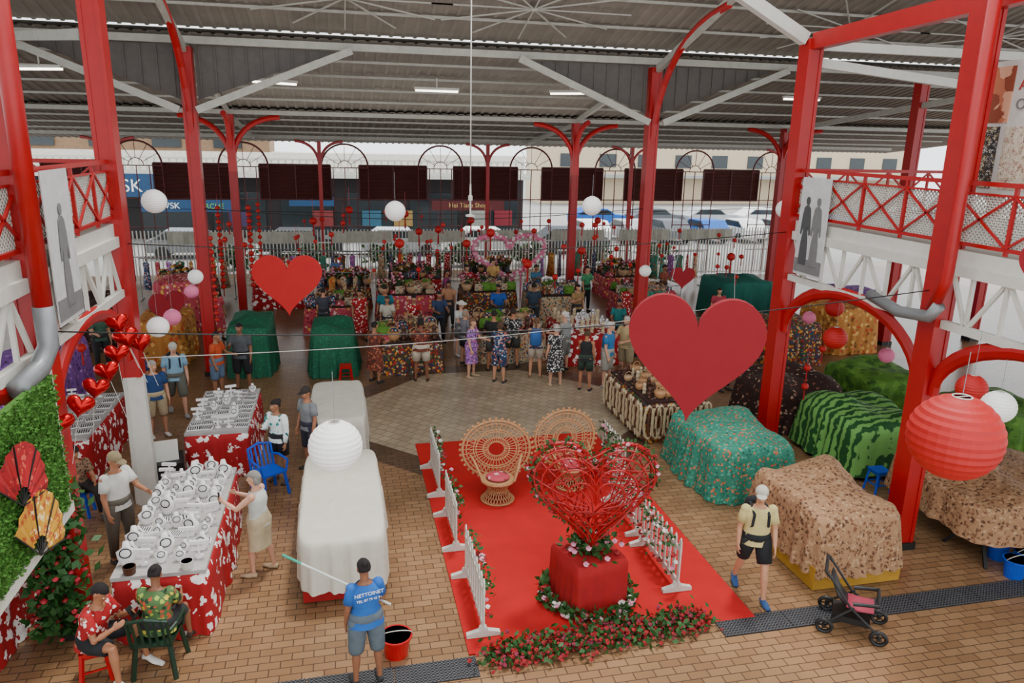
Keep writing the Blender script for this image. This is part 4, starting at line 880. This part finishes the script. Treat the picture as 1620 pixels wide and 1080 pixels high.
person(3.3,18.95,1.0,'person in purple floral dress with short hair',1.64,1.12,True,'c8957a',('bob','6a4a34'),('dress',FL_PUR),('skirt',None,1.1),'b09878',arms=(AR,AD))
person(3.95,18.4,2.6,'person in dark blue floral top and shorts',1.66,1.05,True,'c08a6a',('bob','4a3424'),('tee',FL_BLU),('bermuda',FL_BLU),'3a3a3a',arms=(AR,AR))
person(4.0,19.4,3.0,'person in yellow and black shirt looking at goods',1.72,1.08,False,'a87050',('short','1a1410'),('tee',CM('1c1c1c')),('shorts',CM('4a4a4a')),arms=(AR,AD))
person(4.9,23.2,0,'vendor in blue tee standing behind stall',1.72,1.1,False,'8a5a40',('short','141010'),('tee',CM('1c4a98')),('pants',CM('2a2a2c')),arms=(AR,AR))
pq=person(5.0,18.65,PI-.3,'person in floral shorts with blue backpack',1.66,1.05,True,'c08a6a',('pony','6a4a34'),('tank',FL_BLU),('shorts',CM('b8a898')),'8a6a50',arms=(AR,AR))
person(5.35,17.9,PI+.2,'person in black and white patterned dress',1.66,1.12,True,'c8957a',('bob','a8a098'),('dress',FL_BW),('skirt',None,1.15),'b09878',arms=(AD,AR))
person(6.0,17.4,PI-.5,'person in dark tank and shorts with handbag',1.6,1.05,True,'a87050',('short','4a3424'),('tank',CM('1c1c1e')),('shorts',CM('2a3a30')),'2a2a2a',arms=(AR,AD))
person(6.65,17.6,.9,'person in light blue shirt and grey shorts',1.76,1.18,False,'c8957a',('fringe','b8b4ae'),('tee',CM('2a6a9a')),('bermuda',CM('989488')),'8a8a88',turn=.3)
person(7.4,18.2,-1.0,'person in tan shirt and khaki shorts',1.74,1.2,False,'c08a6a',('fringe','a8a49c'),('tee',CM('a89068')),('bermuda',CM('8a7a5c')),'3a3a3a',arms=(AR,AR))
person(5.95,19.1,-2.2,'person in grey striped shirt with grey hair',1.7,1.15,False,'c8957a',('fringe','c8c4bc'),('tee',CM('8a8c8a')),('bermuda',CM('6a6a64')),arms=(AR,AD))
person(8.15,20.8,-.4,'person in teal tee beside shell stall',1.64,1.1,True,'8a5a40',('bun','141010'),('tee',CM('146a68')),('pants',CM('2a2a2c')),arms=(AR,AR))
person(-3.8,23.9,.8,'person in pink and red floral dress',1.64,1.12,True,'9a6a4c',('long','1a1210'),('dress',PNKF),('skirt',None,1.5))
person(9.6,16.8,.3,'person in light shirt behind the stalls',1.72,1.0,False,'c08a6a',('short','4a3424'),('tee',CM('a8a8a4')),('pants',CM('3a3a4a')))
person(.75,18.95,2.4,'person in brown green floral top beside stall',1.62,1.15,True,'9a6a4c',('bun','1a1210'),('dress',FL_BRN),('skirt',None,1.3),arms=(AR,AR))
person(4.6,19.7,2.8,'person in dark patterned shirt looking at goods',1.7,1.1,False,'a87050',('short','2a1c14'),('tee',FL_BW),('shorts',CM('3a3a34')),arms=(AR,AR))
person(3.3,20.1,2.0,'person in grey top leaning toward stall',1.62,1.05,True,'c08a6a',('bob','8a7a68'),('tee',CM('6a6a70')),('shorts',CM('2a2a2c')),arms=(AR,AD))
for i,(x_,y_,c_,d_) in enumerate(((4.6,27.5,'b8343c',0),(7.2,27.2,'3a6a8a',.4),(5.8,28.4,'c8a060',-.3),(-1.6,30.0,'8a2a3a',.2),(8.9,26.2,'3a8a5a',.5),(3.5,24.6,'a87858',-.4),(-.6,23.5,'3c3c48',2.8),(3.65,26.4,'7a2a5a',1.2),(-.2,30.2,'4a6a9a',0),(10.6,23.6,'5a5a60',-.7),(12,26.2,'8a4030',.6),(6.2,23.6,'283848',3.0),(7.6,23.2,'907048',.2),(12.2,22.2,'a83848',-.2),(-6.3,21.0,'3a5a4a',.5))):
    person(x_,y_,d_,'person standing among flower and craft tables',random.uniform(1.58,1.76),random.uniform(1.0,1.2),i%2==0,random.choice(('8a5a40','c08a6a')),('short','241a14'),('tee',CM(c_)),('pants',CM('2a2a2c')),vox=.014,arms=(random.choice((AR,AD)),random.choice((AR,AD,AH))))
text('NETTOINET',.062,pb['obj'],(0,.157,1.255),(PI/2,0,PI),SW,'shirt_print',.001); text('TEL: 87 79 42 91',.042,pb['obj'],(0,.158,1.19),(PI/2,0,PI),SW,'shirt_print',.001)
h=pb['hands'][1]; b=MB(); p0=V((-.86,8.75,1.12)); q=h+(h-p0)*.35; b.tube([p0-h,V((0,0,0)),q-h],.014,8); o=obj(b,'mop_pole',M('pole_white','d0d4d0',.4),'white and teal mop pole held in hand','mop',loc=h)
b=MB(); b.tube([p0-h,(p0-h)*.75],.017,8); obj(b,'grip',M('teal_grip','2a9a80',.4),parent=o,label='teal plastic grip')
def phone(hs,rz,tx=.3):
    b=MB(); b.box((0,0,0),(.08,.012,.16)); o=obj(b,'mobile_phone',BLK,'black mobile phone held in hand','phone',loc=hs,rot=(tx,0,rz)); b=MB(); b.box((0,.007,0),(.07,.002,.145)); obj(b,'screen',GLS,parent=o)
phone(pw['hands'][0],-PI/2,.1); phone(pr['hands'][0],1.2,-.6)
def backpack(p,mat,label):
    r=fin(bpy.data.objects.new('backpack',None),label,'backpack'); r.matrix_world=Matrix.Translation(p['back'])@p['M'].to_3x3().to_4x4()
    b=MB(); b.tube([(0,.04,-.24),(0,.04,-.2),(0,.05,0),(0,.04,.18),(0,.02,.23)],[(.1,.05),(.15,.09),(.155,.1),(.13,.08),(.06,.03)],16,ref=(1,0,0)); obj(b,'pack_body',mat,parent=r,smooth=True)
    for s in (-1,1):
        b=MB(); b.tube([(s*.09,-.03,.18),(s*.1,-.17,.2),(s*.1,-.33,.12),(s*.11,-.32,-.05),(s*.13,-.17,-.2),(s*.13,0,-.2)],[(.02,.006)]*6,6,ref=(1,0,0)); obj(b,'strap',mat,parent=r)
backpack(pk,CM('1c2434'),'dark navy backpack with shoulder straps'); backpack(pq,CM('2a5a98'),'blue backpack with shoulder straps'); backpack(py_,CM('16181c'),'black backpack with shoulder straps')
# ------------------------------------------------------------ props
def stool(x,y,mat,label,h=.45,rz=0):
    r=empty('plastic_stool',label,'stool',(x,y,0),rz,group='plastic stools')
    b=MB(); b.box((0,0,h-.015),(.3,.3,.03)); b.box((0,0,h-.05),(.26,.26,.05)); obj(b,'seat',mat,parent=r)
    for sx in (-1,1):
        for sy in (-1,1):
            b=MB(); b.beam((sx*.12,sy*.12,h-.03),(sx*.16,sy*.16,0),.04); obj(b,'leg',mat,parent=r)
    b=MB()
    for sx in (-1,1): b.beam((sx*.14,-.14,h*.4),(sx*.14,.14,h*.4),.02); b.beam((-.14,sx*.14,h*.4),(.14,sx*.14,h*.4),.02)
    obj(b,'stretcher',mat,parent=r)
stool(.0,19.15,REDP,'red plastic stool beside green covered stall'); stool(-3.0,8.35,REDP,'red plastic stool under seated person',.42,.3)
stool(-4.4,12.6,BLUEP,'blue plastic stool beside jewellery table'); stool(9.6,10.9,BLUEP,'blue plastic stool beside covered stall'); stool(-5.0,11.6,REDP,'red plastic stool beside jewellery table')
def chair(x,y,rz,mat,label):
    r=empty('plastic_chair',label,'chair',(x,y,0),rz,group='plastic chairs')
    b=MB(); b.box((0,0,.44),(.44,.44,.03)); obj(b,'seat',mat,parent=r)
    for sx in (-1,1):
        for sy in (-1,1):
            b=MB(); b.beam((sx*.19,sy*.19,.43),(sx*.24,sy*.24,0),.045); obj(b,'leg',mat,parent=r)
        b=MB(); b.tube([(sx*.22,-.2,.43),(sx*.26,-.2,.64),(sx*.26,.1,.66),(sx*.22,.23,.64)],(.022),6); obj(b,'armrest',mat,parent=r)
    b=MB(); b.tube([(-.22,.22,.44),(-.22,.3,.82),(0,.33,.87),(.22,.3,.82),(.22,.22,.44)],.025,6)
    for k in range(5): b.beam((-.16+k*.08,.22,.45),(-.16+k*.08,.32,.85),.03,.012)
    obj(b,'backrest',mat,parent=r)
chair(-2.3,8.38,PI-.1,GRNP,'dark green plastic armchair at table'); 
chair(-1.4,12.85,.6,BLUEP,'blue folding chair beside white covered table')
def bucket(x,y,mat,label,r_=.16,h=.3,cat='bucket'):
    b=MB(); b.lathe((0,0,0),[(r_*.75,0),(r_*.95,h),(r_*1.08,h),(r_*1.08,h-.02),(r_*.98,h-.03),(r_*.9,h-.02),(r_*.72,.02),(.001,.02)],20); o=obj(b,'plastic_bucket',mat,label,cat,smooth=False,loc=(x,y,0),group='plastic buckets')
    b=MB(); b.tube([(r_*1.05*math.cos(t),r_*.5*math.sin(t)*-1,h+.0+.12*math.sin(t)) for t in [PI*i/10 for i in range(11)]],.006,6); obj(b,'handle',WHT,parent=o)
bucket(.48,8.05,REDP,'red plastic mop bucket on floor',.19,.28)
for x_,y_ in ((9.7,8.0),(10.05,8.15),(9.9,8.5)): bucket(x_,y_,BLUEP,'blue plastic tub under covered stall',.17,.3)
r=empty('baby_stroller','black folding pushchair with small pink seat','stroller',(6.45,7.4,0),.9); r.scale=(.92,.92,.86)
PK=M('stroller_pink','a03048',.7)
for (x_,y_) in ((-.28,-.36),(.28,-.36),(-.3,.35),(.3,.35)):
    b=MB(); b.tube([(x_,y_+.1*math.cos(t),.125+.1*math.sin(t)) for t in [2*PI*i/20 for i in range(20)]],.028,8,closed=True); 
    for q in range(5): b.beam((x_,y_,.125),(x_,y_+.1*math.cos(q*1.257),.125+.1*math.sin(q*1.257)),.014)
    b.tube([(x_-.03,y_,.125),(x_+.03,y_,.125)],.03,8); obj(b,'wheel',BLK,parent=r)
for s in (-1,1):
    b=MB(); b.tube([(s*.28,-.36,.16),(s*.24,.05,.5),(s*.24,.35,.92)],.018,8); b.tube([(s*.3,.35,.16),(s*.24,.0,.5)],.018,8); obj(b,'frame_tube',BLK,parent=r)
b=MB(); b.tube([(-.24,.35,.92),(-.24,.42,1.0),(.24,.42,1.0),(.24,.35,.92)],.024,8); obj(b,'push_handle',BLK,parent=r)
b=MB(); b.tube([(0,-.26,.46),(0,-.05,.44),(0,.1,.46)],[(.2,.03),(.21,.045),(.2,.03)],12,ref=(1,0,0)); obj(b,'seat',PK,parent=r,smooth=True)
b=MB(); b.tube([(0,.1,.46),(0,.22,.6),(0,.33,.86)],[(.19,.03),(.2,.03),(.17,.02)],12,ref=(1,0,0)); obj(b,'backrest',BLK,parent=r,smooth=True)
b=MB(); b.tube([(-.23,.02,.56),(-.23,-.3,.62),(.23,-.3,.62),(.23,.02,.56)],.03,8); obj(b,'bumper_bar',BLK,parent=r)
b=MB(); b.box((0,.02,.24),(.4,.5,.1)); obj(b,'storage_basket',BLK,parent=r)
r=empty('storage_crate','open black storage crate with white lid beside table','crate',(-3.15,13.35,0),.2)
b=MB(); b.box((0,0,.3),(.5,.6,.6)); obj(b,'crate_body',BLK,parent=r); b=MB(); b.box((-.05,-.05,.75),(.45,.05,.4),Matrix.Rotation(-.3,3,'X')); obj(b,'lid',WHT,parent=r)
r=empty('pink_heart_arch','pink floral heart-shaped photo arch','floral arch',(6.6,29.2,0))
b=MB(); pts=[(a*1,0,c*.72+1.75) for a,c in hpts(2.9)]; b.tube(pts,.1,8,closed=True); b.beam((-.5,0,0),(-.5,0,1.2),.06); b.beam((.5,0,0),(.5,0,1.2),.06); obj(b,'arch_frame',PAPP,parent=r)
b=MB()
for i in range(260): b.i=random.randrange(2); p=V(random.choice(pts))+noise.random_unit_vector()*.12; b.bloom(p,.07)
obj(b,'blossoms',[ROSP,ROSW],parent=r,kind='stuff')
for i,(x_,y_) in enumerate(((-2.72,9.05),(-2.05,9.05))):
    b=MB(); b.lathe((0,0,0),[(.07,0),(.08,.1),(.07,.1),(.06,.02),(.001,.02)],14); obj(b,'display_bowl',WHT if i else WOODM,'small round bowl on jewellery table','bowl',loc=(x_,y_,.9))
